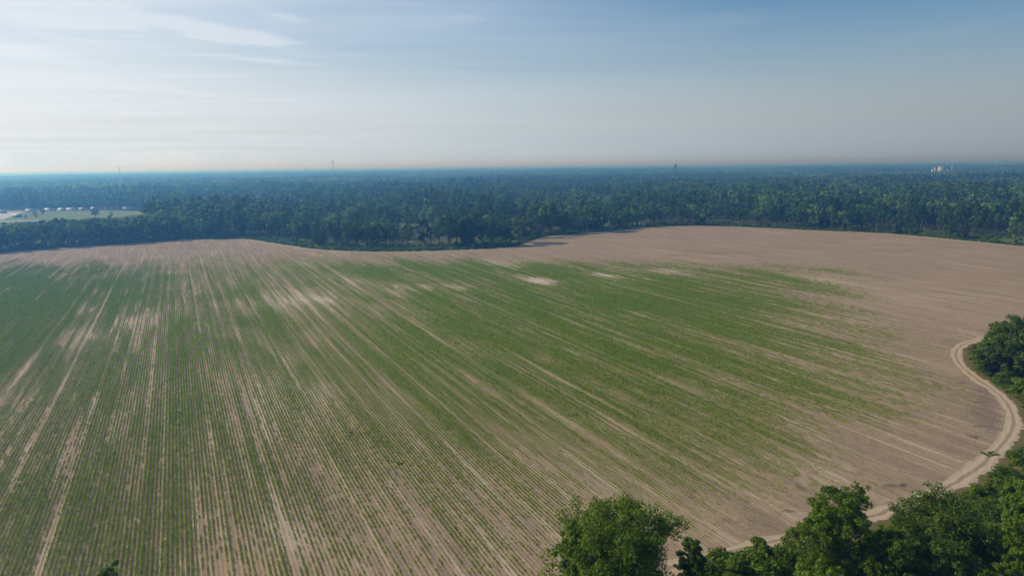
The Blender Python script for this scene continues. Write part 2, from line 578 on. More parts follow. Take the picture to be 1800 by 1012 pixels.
def field_material():
    m, nt = new_mat('sandy_soil')
    t = NT(nt)
    co = t.coords()
    rc = t.mapping(co, rot=(0, 0, math.pi / 2 - ROW_ANG))          # x across the rows, y along them
    sep = nt.nodes.new('ShaderNodeSeparateXYZ')
    t.l(rc, sep.inputs[0])
    u = sep.outputs[0]
    # sown rows: a shallow brown furrow every 0.76 m
    ph = t.math('FRACT', t.math('DIVIDE', u, SP))
    row = t.math('ABSOLUTE', t.math('SUBTRACT', ph, 0.5))           # 0.5 on the row, 0 between rows
    long1 = t.noise(t.mapping(rc, scale=(0.55, 0.018, 1)), 1.0, 3, 0.6)
    long2 = t.noise(t.mapping(rc, scale=(1.3, 0.05, 1), loc=(7, 3, 0)), 1.0, 3, 0.6)
    band = t.noise(t.mapping(rc, scale=(0.09, 0.006, 1), loc=(3, 9, 0)), 1.0, 3, 0.55)
    blot = t.noise(co, 0.035, 5, 0.6)
    fine = t.noise(t.mapping(rc, scale=(1.0, 0.45, 1)), 2.2, 4, 0.75)
    crumb = t.noise(t.mapping(rc, scale=(1.0, 0.35, 1), loc=(1, 2, 0)), 5.0, 3, 0.7)
    c = t.mix(t.ramp(blot, [(0.3, 0), (0.7, 1)]), (0.300, 0.210, 0.118), (0.370, 0.266, 0.153))
    c = t.mix(t.ramp(band, [(0.35, 0.0), (0.65, 0.4)]), c, (0.235, 0.168, 0.115))
    c = t.mix(t.ramp(long1, [(0.38, 0.55), (0.5, 0.0)]), c, (0.215, 0.160, 0.118))
    c = t.mix(t.ramp(long1, [(0.53, 0.0), (0.66, 0.8)]), c, (0.48, 0.375, 0.26))
    c = t.mix(t.ramp(long2, [(0.60, 0.0), (0.76, 0.7)]), c, (0.48, 0.39, 0.29))
    c = t.mix(t.ramp(row, [(0.28, 0.0), (0.42, 0.6)]), c, (0.19, 0.145, 0.105))
    # wheel tracks left by the planter
    tr1 = t.math('ABSOLUTE', t.math('SUBTRACT', t.math('FRACT', t.math('DIVIDE', t.math('ADD', u, SP * 0.5), SP * 32)), 0.5))
    tr2 = t.math('ABSOLUTE', t.math('SUBTRACT', t.math('FRACT', t.math('DIVIDE', t.math('ADD', u, SP * 11.5), SP * 32)), 0.5))
    tr3 = t.math('ABSOLUTE', t.math('SUBTRACT', t.math('FRACT', t.math('DIVIDE', t.math('ADD', u, SP * 18.5), SP * 32)), 0.5))
    tr = t.math('MINIMUM', tr1, t.math('MINIMUM', tr2, tr3))
    trk = t.math('MULTIPLY', t.ramp(tr, [(0.008, 1.0), (0.017, 0.0)]), t.ramp(long1, [(0.42, 0.0), (0.66, 0.45)]))
    c = t.mix(trk, c, (0.50, 0.405, 0.30))
    # straw and stubble crumbs
    mott = t.noise(t.mapping(rc, scale=(1.0, 0.5, 1), loc=(5, 5, 0)), 0.55, 5, 0.72)
    patch = t.noise(co, 0.018, 3, 0.6)
    c = t.mix(t.math('MULTIPLY', t.ramp(mott, [(0.50, 0.0), (0.62, 1.0)]), t.ramp(patch, [(0.40, 0.10), (0.62, 0.60)])), c, (0.165, 0.122, 0.085))
    c = t.mix(t.math('MULTIPLY', t.ramp(mott, [(0.30, 1.0), (0.42, 0.0)]), 0.35), c, (0.44, 0.335, 0.225))
    c = t.mix(t.ramp(fine, [(0.52, 0.0), (0.68, 0.7)]), c, (0.150, 0.112, 0.080))
    c = t.mix(t.ramp(crumb, [(0.58, 0.0), (0.72, 0.6)]), c, (0.50, 0.41, 0.31))
    c = t.mix(t.ramp(crumb, [(0.30, 0.5), (0.42, 0.0)]), c, (0.16, 0.125, 0.10))
    # bleached sand and weathered residue laid out in the soil attributes
    at_p = nt.nodes.new('ShaderNodeAttribute')
    at_p.attribute_name = 'pale'
    c = t.mix(t.math('MULTIPLY', at_p.outputs['Fac'], t.ramp(long2, [(0.3, 0.25), (0.62, 0.85)]), clamp=True), c, (0.54, 0.44, 0.34))
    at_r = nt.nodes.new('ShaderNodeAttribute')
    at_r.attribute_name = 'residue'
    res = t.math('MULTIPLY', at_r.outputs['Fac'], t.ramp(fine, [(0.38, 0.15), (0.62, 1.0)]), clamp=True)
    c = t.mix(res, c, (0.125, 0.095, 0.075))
    p = t.principled(c, 0.95, 0.05)
    bmp = nt.nodes.new('ShaderNodeBump')
    bmp.inputs['Strength'].default_value = 0.5
    bmp.inputs['Distance'].default_value = 0.12
    hgt = t.math('ADD', t.math('MULTIPLY', fine, 0.8), t.math('MULTIPLY', row, 1.2))
    t.l(hgt, bmp.inputs['Height'])
    t.l(bmp.outputs[0], p.inputs['Normal'])
    t.out(p.outputs[0])
    return m


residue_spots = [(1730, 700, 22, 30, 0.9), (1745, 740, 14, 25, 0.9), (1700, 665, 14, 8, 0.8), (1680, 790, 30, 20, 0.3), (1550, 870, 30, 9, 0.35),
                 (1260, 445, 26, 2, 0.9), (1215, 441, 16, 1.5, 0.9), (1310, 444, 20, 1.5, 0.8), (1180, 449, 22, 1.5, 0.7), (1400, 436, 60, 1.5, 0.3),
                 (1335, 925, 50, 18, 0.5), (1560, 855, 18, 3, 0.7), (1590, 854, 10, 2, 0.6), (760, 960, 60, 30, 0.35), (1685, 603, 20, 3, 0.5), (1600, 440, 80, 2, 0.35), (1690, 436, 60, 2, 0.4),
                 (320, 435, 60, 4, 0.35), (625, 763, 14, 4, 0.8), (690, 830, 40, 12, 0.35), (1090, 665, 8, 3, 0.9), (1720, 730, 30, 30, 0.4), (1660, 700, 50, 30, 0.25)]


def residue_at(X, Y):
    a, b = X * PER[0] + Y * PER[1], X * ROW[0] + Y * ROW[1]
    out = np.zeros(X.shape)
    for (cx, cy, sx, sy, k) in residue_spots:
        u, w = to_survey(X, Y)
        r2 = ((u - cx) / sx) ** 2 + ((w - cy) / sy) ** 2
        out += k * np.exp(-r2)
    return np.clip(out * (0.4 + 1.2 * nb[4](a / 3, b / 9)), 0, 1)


STEP = 2.0
gx = np.arange(math.floor(FP[:, 0].min()), FP[:, 0].max() + STEP, STEP)
gy = np.arange(math.floor(FP[:, 1].min()), FP[:, 1].max() + STEP, STEP)
cx_, cy_ = np.meshgrid(gx[:-1] + STEP / 2, gy[:-1] + STEP / 2)
ok = inside(cx_, cy_, field_poly) | (dist_line(cx_, cy_, field_poly, True) < STEP)
VX, VY = np.meshgrid(gx, gy)
nxv = len(gx)
jj, ii = np.nonzero(ok)
quads = np.stack([jj * nxv + ii, jj * nxv + ii + 1, (jj + 1) * nxv + ii + 1, (jj + 1) * nxv + ii], 1)
used = np.unique(quads)
remap = np.zeros(VX.size, int)
remap[used] = np.arange(len(used))
PX, PY = VX.ravel()[used].copy(), VY.ravel()[used].copy()
# pull the vertices outside the outline back onto it
outm = ~inside(PX, PY, field_poly)
seg = np.array(field_poly)
for k in np.nonzero(outm)[0]:
    a = seg
    b = np.roll(seg, -1, 0)
    d = b - a
    t_ = np.clip(((PX[k] - a[:, 0]) * d[:, 0] + (PY[k] - a[:, 1]) * d[:, 1]) / ((d ** 2).sum(1) + 1e-9), 0, 1)
    q = a + d * t_[:, None]
    i = np.argmin((q[:, 0] - PX[k]) ** 2 + (q[:, 1] - PY[k]) ** 2)
    PX[k], PY[k] = q[i]
fb = MB()
fb.add(np.stack([PX, PY, np.full(len(PX), 0.02)], 1), remap[quads])
fm = fb.mesh('field', field_material())
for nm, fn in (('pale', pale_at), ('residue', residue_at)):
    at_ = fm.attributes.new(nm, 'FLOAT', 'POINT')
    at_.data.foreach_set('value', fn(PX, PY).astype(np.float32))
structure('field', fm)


# ------------------------------------------------------------------ dirt track round the field
def ribbon(line, offs, z, name, mat, noise_amp=0.0, seed=5):
    """strip following a ground line; offs are the distances of its columns from the line"""
    L = np.array(line)
    T = np.gradient(L, axis=0)
    T /= np.linalg.norm(T, axis=1)[:, None]
    N = np.stack([-T[:, 1], T[:, 0]], 1)
    s = np.concatenate([[0], np.cumsum(np.linalg.norm(np.diff(L, axis=0), axis=1))])
    rg = np.random.default_rng(seed)
    V, A, S = [], [], []
    w = 1 + noise_amp * (np.interp(s, np.arange(0, s[-1] + 8, 4), rg.normal(size=len(np.arange(0, s[-1] + 8, 4)))))
    for i in range(len(L)):
        for o in offs:
            q = L[i] + N[i] * o * w[i]
            V.append((q[0], q[1], z))
            A.append(o)
            S.append(s[i])
    n = len(offs)
    F = [(i * n + k, (i + 1) * n + k, (i + 1) * n + k + 1, i * n + k + 1) for i in range(len(L) - 1) for k in range(n - 1)]
    mb = MB()
    mb.add(V, F)
    me = mb.mesh(name, mat)
    if me.polygons[0].normal.z < 0:
        me.flip_normals()
    for nm, arr in (('across', A), ('along', S)):
        a = me.attributes.new(nm, 'FLOAT', 'POINT')
        a.data.foreach_set('value', np.array(arr, np.float32))
    return me


def track_material(name, half, rut=0.9, light=(0.44, 0.34, 0.23), mid=(0.34, 0.258, 0.17), crown=(0.19, 0.145, 0.092)):
    m, nt = new_mat(name)
    t = NT(nt)
    a = nt.nodes.new('ShaderNodeAttribute')
    a.attribute_name = 'across'
    s = nt.nodes.new('ShaderNodeAttribute')
    s.attribute_name = 'along'
    co = t.coords()
    cb = nt.nodes.new('ShaderNodeCombineXYZ')
    t.l(a.outputs['Fac'], cb.inputs[0])
    t.l(t.math('MULTIPLY', s.outputs['Fac'], 0.10), cb.inputs[1])
    streak = t.noise(cb.outputs[0], 2.6, 4, 0.65)
    fine = t.noise(co, 3.0, 4, 0.7)
    wob = t.noise(co, 0.25, 3, 0.6)
    ac = t.math('ABSOLUTE', t.math('ADD', a.outputs['Fac'], t.math('MULTIPLY', t.math('SUBTRACT', wob, 0.5), 1.4)))
    rutm = t.math('ABSOLUTE', t.math('SUBTRACT', ac, rut))
    c = t.mix(t.ramp(streak, [(0.35, 0), (0.65, 1)]), mid, light)
    c = t.mix(t.ramp(rutm, [(0.10, 0.5), (0.42, 0.0)]), c, tuple(min(1, x * 1.12) for x in light))
    c = t.mix(t.ramp(ac, [(0.15, 0.65), (0.5, 0.0)]), c, crown)
    c = t.mix(t.ramp(fine, [(0.55, 0.0), (0.75, 0.6)]), c, crown)
    # ragged edge where sand gives way to soil and grass
    e = t.math('ADD', t.math('DIVIDE', ac, half), t.math('MULTIPLY', t.math('SUBTRACT', t.noise(co, 0.5, 5, 0.75), 0.5), 1.3))
    alpha = t.ramp(e, [(0.72, 1.0), (0.92, 0.0)])
    p = t.principled(c, 0.95, 0.05)
    tp = nt.nodes.new('ShaderNodeBsdfTransparent')
    mx = nt.nodes.new('ShaderNodeMixShader')
    t.l(alpha, mx.inputs[0])
    t.l(tp.outputs[0], mx.inputs[1])
    t.l(p.outputs[0], mx.inputs[2])
    t.out(mx.outputs[0])
    return m


structure('dirt_track', ribbon(road, [-4.6, -3.0, -1.5, 0, 1.5, 3.0, 4.6], 0.034, 'dirt_track', track_material('track_sand', 2.3, 0.8), 0.16))
structure('field_edge_track', ribbon([p for p in far_edge], [-4.0, -2.0, 0, 2.0, 4.0], 0.034, 'field_edge_track', track_material('edge_track_sand', 2.8, 0.9), 0.12, 8))


def verge_material():
    m, nt = new_mat('dry_verge')
    t = NT(nt)
    co = t.coords()
    a = nt.nodes.new('ShaderNodeAttribute')
    a.attribute_name = 'across'
    n1, n2 = t.noise(co, 0.5, 4, 0.7), t.noise(co, 2.5, 3, 0.7)
    c = t.mix(t.ramp(n1, [(0.35, 0), (0.62, 1)]), (0.165, 0.100, 0.058), (0.105, 0.120, 0.032))
    c = t.mix(t.ramp(n2, [(0.45, 0), (0.7, 0.7)]), c, (0.075, 0.055, 0.036))
    e = t.math('ADD', t.math('DIVIDE', t.math('ABSOLUTE', a.outputs['Fac']), 4.6), t.math('MULTIPLY', t.math('SUBTRACT', t.noise(co, 0.35, 4, 0.7), 0.5), 1.3))
    p = t.principled(c, 0.95, 0.05)
    tp = nt.nodes.new('ShaderNodeBsdfTransparent')
    mx = nt.nodes.new('ShaderNodeMixShader')
    t.l(t.ramp(e, [(0.6, 1.0), (0.85, 0.0)]), mx.inputs[0])
    t.l(tp.outputs[0], mx.inputs[1])
    t.l(p.outputs[0], mx.inputs[2])
    t.out(mx.outputs[0])
    return m


# the verge lies outside the track: shift the line outwards
RL = np.array(road)
RT = np.gradient(RL, axis=0)
RT /= np.linalg.norm(RT, axis=1)[:, None]
RN = np.stack([-RT[:, 1], RT[:, 0]], 1)
side = 1 if not inside(np.array([(RL[60] + RN[60] * 6)[0]]), np.array([(RL[60] + RN[60] * 6)[1]]), field_poly)[0] else -1
verge_line = RL + RN * side * 3.6
structure('verge', ribbon(verge_line, [-4.6, -2.3, 0, 2.3, 4.6], 0.012, 'verge', verge_material()))


def meadow_material(name, c1, c2, c3, sc=0.02):
    m, nt = new_mat(name)
    t = NT(nt)
    co = t.coords()
    c = t.mix(t.ramp(t.noise(co, sc, 4, 0.6), [(0.35, 0), (0.65, 1)]), c1, c2)
    c = t.mix(t.ramp(t.noise(co, sc * 9, 4, 0.7), [(0.5, 0), (0.7, 0.7)]), c, c3)
    t.out(t.principled(c, 0.95, 0.05).outputs[0])
    return m


structure('meadow', poly_sheet('meadow', meadow_poly, 0.012, meadow_material('meadow_grass', (0.11, 0.165, 0.045), (0.19, 0.21, 0.08), (0.07, 0.11, 0.03), 0.012)))
structure('bare_ground', poly_sheet('bare_ground', clearing_poly, 0.012, meadow_material('cleared_brush', (0.060, 0.047, 0.040), (0.062, 0.088, 0.020), (0.095, 0.080, 0.068), 0.10)))
gmat = meadow_material('pasture_grass', (0.22, 0.26, 0.10), (0.32, 0.30, 0.15), (0.16, 0.2, 0.07), 0.01)
structure('glade', poly_sheet('glade', glade_poly, 0.012, gmat))
for q in strip_polys:
    structure('pasture', poly_sheet('pasture', q, 0.012, gmat))
pave = simple('pale_paving', (0.42, 0.38, 0.35), 0.9, 0.1, 0, 0.1, 0.05)
structure('parking_lot', poly_sheet('parking_lot', [at(*p) for p in ((-120, 387), (-20, 386), (6, 385.5), (30, 377), (42, 372.5), (-10, 373), (-120, 373.5))], 0.03, pave))
structure('farm_road', poly_sheet('farm_road', [at(*p) for p in ((-60, 391.5), (70, 388), (72, 386.8), (-60, 390))], 0.03, pave))

# ------------------------------------------------------------------ instancing for what nobody could count
def source_collection(name, meshes):
    c = bpy.data.collections.new(name)
    for k, me in enumerate(meshes):
        o = bpy.data.objects.new('%s_%02d' % (name, k), me)
        c.objects.link(o)
    return c


def scatter(name, P, idx, rz, sc, source, label=None, cat=None, z=0.0):
    me = bpy.data.meshes.new(name)
    n = len(P)
    me.vertices.add(n)
    co = np.zeros((n, 3))
    co[:, :2] = P
    co[:, 2] = z
    me.vertices.foreach_set('co', co.ravel())
    a = me.attributes.new('idx', 'INT', 'POINT')
    a.data.foreach_set('value', np.asarray(idx, np.int32))
    rot = np.zeros((n, 3), np.float32)
    rot[:, 2] = rz
    a = me.attributes.new('rot', 'FLOAT_VECTOR', 'POINT')
    a.data.foreach_set('vector', rot.ravel())
    sc = np.asarray(sc, np.float32)
    if sc.ndim == 1:
        sc = np.repeat(sc[:, None], 3, 1)
    a = me.attributes.new('scl', 'FLOAT_VECTOR', 'POINT')
    a.data.foreach_set('vector', sc.ravel())
    ng = bpy.data.node_groups.new(name, 'GeometryNodeTree')
    ng.interface.new_socket('Geometry', in_out='INPUT', socket_type='NodeSocketGeometry')
    ng.interface.new_socket('Geometry', in_out='OUTPUT', socket_type='NodeSocketGeometry')
    N, Lk = ng.nodes, ng.links
    gi, go = N.new('NodeGroupInput'), N.new('NodeGroupOutput')
    ip = N.new('GeometryNodeInstanceOnPoints')
    ci = N.new('GeometryNodeCollectionInfo')
    ci.inputs['Collection'].default_value = source
    ci.inputs['Separate Children'].default_value = True
    ci.inputs['Reset Children'].default_value = True
    ip.inputs['Pick Instance'].default_value = True
    for nm, typ, sock in (('idx', 'INT', 'Instance Index'), ('rot', 'FLOAT_VECTOR', 'Rotation'), ('scl', 'FLOAT_VECTOR', 'Scale')):
        na = N.new('GeometryNodeInputNamedAttribute')
        na.data_type = typ
        na.inputs['Name'].default_value = nm
        Lk.new(na.outputs['Attribute'], ip.inputs[sock])
    Lk.new(gi.outputs[0], ip.inputs['Points'])
    Lk.new(ci.outputs[0], ip.inputs['Instance'])
    Lk.new(ip.outputs[0], go.inputs[0])
    o = link(name, me)
    md = o.modifiers.new('scatter', 'NODES')
    md.node_group = ng
    return tag(o, label, cat, None, 'stuff')


# ------------------------------------------------------------------ the young crop, row by row
def crop_mesh(seed, length, n, leaf, w=0.12):
    rg = np.random.default_rng(seed)
    mb = MB()
    # stems with a few leaves each, strung along y
    cc = [(rg.normal() * 0.03, y + rg.normal() * 0.04, 0.14 + rg.random() * 0.10) for y in np.linspace(-length / 2, length / 2, max(2, int(length / 0.16)))]
    per = max(3, n // len(cc))
    leaves(mb, cc, [w * rg.uniform(0.8, 1.3) for _ in cc], [per] * len(cc), leaf, rg, 0.9, 0.5)
    return mb.mesh('crop', M['leaf_crop'])


crop_src = source_collection('crop_plant', [crop_mesh(1, 0.40, 20, 0.13), crop_mesh(2, 0.50, 26, 0.14, 0.14), crop_mesh(3, 0.38, 18, 0.12, 0.11),
                                            crop_mesh(4, 0.76, 26, 0.16, 0.14), crop_mesh(5, 0.70, 24, 0.16, 0.13)])
a_all, b_all = FP @ PER, FP @ ROW
rows = np.arange(math.floor(a_all.min() / SP), math.ceil(a_all.max() / SP) + 1)
CP, CI, CS = [], [], []
rg = np.random.default_rng(77)
for stepb, near in ((0.42, True), (0.72, False)):
    bb = np.arange(b_all.min(), b_all.max(), stepb)
    A, B = np.meshgrid(rows * SP, bb, indexing='ij')
    RI = np.repeat(rows[:, None], len(bb), 1)
    A, B, RI = A.ravel(), B.ravel(), RI.ravel()
    X, Y = A * PER[0] + B * ROW[0], A * PER[1] + B * ROW[1]
    dist = np.hypot(X, Y)
    u, w = to_survey(X, np.maximum(Y, 5))
    thr = 150 + 90 * nb[9](A / 0.76, B / 1.7)
    k = (Y > 20) & (u > -140) & (u < 1940) & (w < 1120) & ((dist < thr) if near else (dist >= thr))
    A, B, X, Y, RI = A[k], B[k], X[k], Y[k], RI[k]
    k = inside(X, Y, field_poly)
    A, B, X, Y, RI = A[k], B[k], X[k], Y[k], RI[k]
    D = density(X, Y)
    pl = pale_at(X, Y)
    rr = np.random.default_rng(5).random(4000)[(RI + 2000) % 4000]        # vigour of each row
    rowv = nb[5](RI * 0.37 + 3, B / 90) * 0.5 + rr * 0.5
    n1 = nb[6](A / 2.2, B / 22)
    n2 = nb[7](A / 0.8, B / 7)
    n3 = nb[8](A / 11, B / 38)
    n4 = nb[9](A / 0.7, B / 1.1)
    track = np.isin(RI % 32, (16, 5, 30)) * np.clip(0.2 + 1.5 * nb[11](A / 9 + 20, B / 60), 0, 1.2)
    sw = (n1 - 0.5) * 0.60 + (n2 - 0.5) * 0.42 + (n3 - 0.5) * 0.5 + (n4 - 0.5) * 0.12 + (rowv - 0.5) * 1.15 - track * 0.42
    q = D * (1.05 + 0.98 * sw) - pl * 0.7 * D - np.clip(0.10 - D, 0, 1) * 0.5
    q = np.where(D < 0.02, 0, q)
    pr = np.clip(np.clip(q, 0, 1) * 1.6 - 0.02, 0, 0.96) * np.clip(D * 6, 0, 1)
    k = 0.55 * np.clip((nb[10](RI * 17.0 + 900, B / 2.0) - 0.5) * 1.5 + 0.5, 0, 1) + 0.45 * rg.random(len(X)) < 0.04 + 0.94 * pr
    k &= pr > 0.03
    X, Y, q, RI = X[k], Y[k], q[k], RI[k]
    de = dist_line(X, Y, [tuple(p) for p in road])
    k = de > 5
    X, Y, q = X[k], Y[k], q[k]
    j = rg.normal(size=len(X)) * 0.03
    CP.append(np.stack([X + j * PER[0], Y + j * PER[1]], 1))
    CI.append(rg.integers(0, 3, len(X)) if near else rg.integers(3, 5, len(X)))
    size = (1.08 if near else 0.98) * np.clip(0.38 + 0.88 * q, 0.42, 1.3) * rg.uniform(0.8, 1.2, len(X))
    CS.append(np.stack([size, np.ones(len(X)), size * (1.1 if near else 0.95)], 1))
P = np.concatenate(CP)
print('crop clumps', len(P))
flip = rg.integers(0, 2, len(P)) * math.pi
scatter('crop_rows', P, np.concatenate(CI), ROW_ANG - math.pi / 2 + flip, np.concatenate(CS), crop_src,
        'rows of young green crop plants on pale sandy soil', 'crop', 0.02)

# ------------------------------------------------------------------ woodland
def seal(pair, mat):
    return (pair[0], pair[1].mesh('crown', mat))


tr = lambda s: np.random.default_rng(s)
BROAD = [seal(broad_tree(22, 7.0, tr(1), 30, 0.8, 60), M['leaf_wood']), seal(broad_tree(24, 6.2, tr(2), 30, 0.8, 60, 0.12), M['leaf_wood']),
         seal(broad_tree(20, 7.6, tr(3), 28, 0.8, 62, 0.3, 0.1, 2), M['leaf_wood']), seal(broad_tree(23, 5.4, tr(4), 26, 0.75, 60, 0.05, 0.05, 1, True), M['leaf_wood']),
         seal(broad_tree(19, 5.6, tr(5), 24, 0.75, 60, 0.2, 0.12), M['leaf_wood']), seal(broad_tree(25, 7.2, tr(6), 34, 0.85, 60, 0.18), M['leaf_wood'])]
PINE = [seal(pine_tree(27, 4.2, tr(11)), M['leaf_pine']), seal(pine_tree(25, 3.8, tr(12), 18, 0.8, 40, 0.42), M['leaf_pine']),
        seal(pine_tree(29, 4.4, tr(13), 20, 0.8, 42, 0.58), M['leaf_pine']), seal(pine_tree(23, 3.6, tr(14), 18, 0.75, 40, 0.35), M['leaf_pine'])]
OAK = [seal(broad_tree(22, 9.0, tr(21), 44, 0.7, 75, 0.28, 0.05, 2), M['leaf_oak']), seal(broad_tree(21, 7.5, tr(22), 40, 0.7, 72, 0.22, 0.08, 1), M['leaf_oak']),
       seal(broad_tree(20, 8.2, tr(23), 40, 0.7, 72, 0.32, 0.12, 3), M['leaf_oak']), seal(broad_tree(18, 6.4, tr(24), 34, 0.65, 70, 0.08, 0.06, 1, True), M['leaf_oak'])]


def joined(pair):
    """one low mesh for the uncountable mass: trunk and crown together"""
    me = bpy.data.meshes.new('tree')
    v, f, mi = [], [], []
    n = 0
    for k, m in enumerate(pair):
        co = np.zeros(len(m.vertices) * 3)
        m.vertices.foreach_get('co', co)
        v.append(co.reshape(-1, 3))
        q = np.zeros(len(m.loops), int)
        m.loops.foreach_get('vertex_index', q)
        f.append(q.reshape(-1, 4) + n)
        mi.append(np.full(len(m.polygons), k))
        n += len(m.vertices)
    mb = MB()
    mb.v, mb.f = v, f
    me = mb.mesh('tree', [pair[0].materials[0], pair[1].materials[0]])
    me.polygons.foreach_set('material_index', np.concatenate(mi))
    return me


MID = [joined(seal(broad_tree(22, 6.8, tr(31), 18, 1.15, 26), M['leaf_wood'])), joined(seal(broad_tree(24, 5.8, tr(32), 18, 1.15, 26, 0.15), M['leaf_wood'])),
       joined(seal(broad_tree(20, 7.2, tr(33), 18, 1.15, 26), M['leaf_wood'])), joined(seal(pine_tree(26, 4.0, tr(34), 14, 1.1, 20), M['leaf_pine'])),
       joined(seal(pine_tree(28, 4.2, tr(35), 14, 1.1, 20, 0.55), M['leaf_pine'])), joined(seal(pine_tree(24, 3.6, tr(36), 14, 1.1, 20, 0.4), M['leaf_pine']))]


def grove(seed, pine):
    """a patch of about a dozen crowns for the distance"""
    rg = np.random.default_rng(seed)
    mb = MB()
    for k in range(16):
        x, y = rg.uniform(-20, 20, 2)
        h = rg.uniform(18, 27)
        r = rg.uniform(3.5, 6.5) * (0.7 if pine else 1)
        leaves(mb, [(x, y, h - r), (x + rg.normal() * 1.5, y, h - r * 2.2), (x, y, h - r * 3.2)], [r, r * 1.05, r * 0.8], [24, 20, 12], 3.0, rg, 1.0)
    return mb.mesh('grove', M['leaf_pine'] if pine else M['leaf_wood'])


GROVE = [grove(s, s % 2 == 0) for s in range(50, 58)]
wood_src = source_collection('woodland_tree', MID + GROVE)

open_polys = [meadow_poly, clearing_poly, glade_poly] + strip_polys


def free(X, Y, margin=4.0):
    k = ~inside(X, Y, field_poly)
    for q in open_polys:
        k &= ~inside(X, Y, q)
    near = np.hypot(X, Y) < 1500
    d = np.full(X.shape, 1e9)
    d[near] = dist_line(X[near], Y[near], field_poly, True)
    return k & (d > margin), d


def wedge(r0_, r1_, step, half=46, seed=3):
    rg = np.random.default_rng(seed)
    xs = np.arange(-r1_, r1_, step)
    ys = np.arange(0, r1_, step)
    X, Y = np.meshgrid(xs, ys)
    X = (X + rg.uniform(-0.48, 0.48, X.shape) * step).ravel()
    Y = (Y + rg.uniform(-0.48, 0.48, Y.shape) * step).ravel()
    D = np.hypot(X, Y)
    k = (D > r0_) & (D < r1_) & (np.abs(np.degrees(np.arctan2(X, Y))) < half) & (Y > 250)
    return X[k], Y[k]


X, Y = wedge(300, 1900, 8.2)
k, dfe = free(X, Y, 4.5)
X, Y, dfe = X[k], Y[k], dfe[k]
u, w = to_survey(X, Y)
wn1, wn2, wn3 = VNoise(91), VNoise(92), VNoise(93)
dens_n = wn1(X / 60 + 100, Y / 60) * 0.6 + wn2(X / 22 + 100, Y / 22) * 0.4
# open strip with undergrowth between the track and the first trees in the middle of the edge
setback = np.interp(u, [300, 430, 480, 640, 700, 900, 960, 1100, 1300, 1560, 1650, 1760, 1900], [5, 7, 32, 32, 38, 26, 9, 8, 8, 10, 26, 55, 50])
belt = (u < 262) & (w > 369) & (w < np.interp(u, [-100, 0, 250], [436, 431, 416]))
keep = ~belt & (dfe > setback) & ((rg.random(len(X)) < 0.92 - 0.75 * np.clip((0.42 - dens_n) * 4, 0, 1)))
thin = np.interp(u, [300, 450, 700, 900, 1300, 1700], [0.95, 0.82, 0.5, 0.46, 0.6, 0.75])
keep &= rg.random(len(X)) < np.where(dfe < 320, thin, 0.9)
X, Y, dfe, u, w = X[keep], Y[keep], dfe[keep], u[keep], w[keep]
pine_share = np.interp(u, [0, 450, 650, 1000, 1400, 1800], [0.05, 0.08, 0.30, 0.26, 0.16, 0.22])
pine_share = np.clip(pine_share + (wn3(X / 85 + 50, Y / 85) - 0.5) * 1.5, 0.03, 0.95)
is_pine = rg.random(len(X)) < pine_share
scl = 0.93 * rg.uniform(0.66, 1.22, len(X)) * (0.70 + 0.58 * wn2(X / 120 + 30, Y / 150 + 30))
rz = rg.uniform(0, 6.28, len(X))
order = np.argsort(np.hypot(X, Y))
infr = (u > -20) & (u < 1820)
picked = np.zeros(len(X), bool)

zones = [(-50, 250, 'at the far left end of the field'), (250, 440, 'above the left rounded corner of the field'), (440, 690, 'behind the broad oaks left of the brush clearing'),
         (690, 960, 'around the brush clearing beyond the field'), (960, 1200, 'behind the bay where tree shadows cross the sand'), (1200, 1500, 'behind the bare tan far edge of the field'),
         (1500, 1850, 'at the far right above the bare tan soil')]


def zone(px):
    for a, b, s in zones:
        if a <= px < b:
            return s
    return zones[-1][2]


scl = np.where(~is_pine & (u > 1000), np.clip(scl * 1.12, 0.7, 1.35), scl)
belt_scl = (u < 262) & (w > 400)
scl = np.where(belt_scl, np.clip(scl, 0.75, 1.0), scl)
NB, NP = 258, 285
cb_, cp_ = 0, 0
for i in order:
    if not infr[i]:
        continue
    if is_pine[i] and cp_ < NP:
        v = int(rg.integers(0, 4))
        put_tree('pine_tree', PINE[v], X[i], Y[i], rz[i], float(scl[i]), 'tall dark-crowned pine ' + zone(u[i]), 'tree', 'pines of the wood beyond the field')
        cp_ += 1
        picked[i] = True
    elif not is_pine[i] and cb_ < NB:
        v = int(rg.integers(0, 6))
        put_tree('broadleaf_tree', BROAD[v], X[i], Y[i], rz[i], float(scl[i]), 'leafy green tree ' + zone(u[i]), 'tree', 'broadleaf trees of the wood beyond the field')
        cb_ += 1
        picked[i] = True
k = ~picked
MX, MY, MI, MR, MS = X[k], Y[k], np.where(is_pine[k], rg.integers(3, 6, k.sum()), rg.integers(0, 3, k.sum())), rz[k], scl[k]
GX, GY = wedge(1900, 7500, 36, 46, 9)
kk, _ = free(GX, GY)
GX, GY = GX[kk], GY[kk]
gd = wn1(GX / 260 + 60, GY / 260) * 0.6 + wn2(GX / 110 + 60, GY / 110) * 0.4
kk = gd > 0.27
GX, GY, gd = GX[kk], GY[kk], gd[kk]
GI = 6 + np.where(wn3(GX / 300 + 20, GY / 300) > 0.5, rg.integers(0, 4, len(GX)) * 2, rg.integers(0, 4, len(GX)) * 2 + 1)
GS = 0.75 + 0.45 * wn2(GX / 350 + 200, GY / 200) + rg.normal(size=len(GX)) * 0.05
print('mid trees', len(MX), 'groves', len(GX))
scatter('woodland', np.stack([np.concatenate([MX, GX]), np.concatenate([MY, GY])], 1), np.concatenate([MI, GI]),
        np.concatenate([MR, rg.uniform(0, 6.28, len(GX))]), np.concatenate([MS, GS]), wood_src,
        'flat blue-hazed woodland stretching to the horizon', 'woodland')

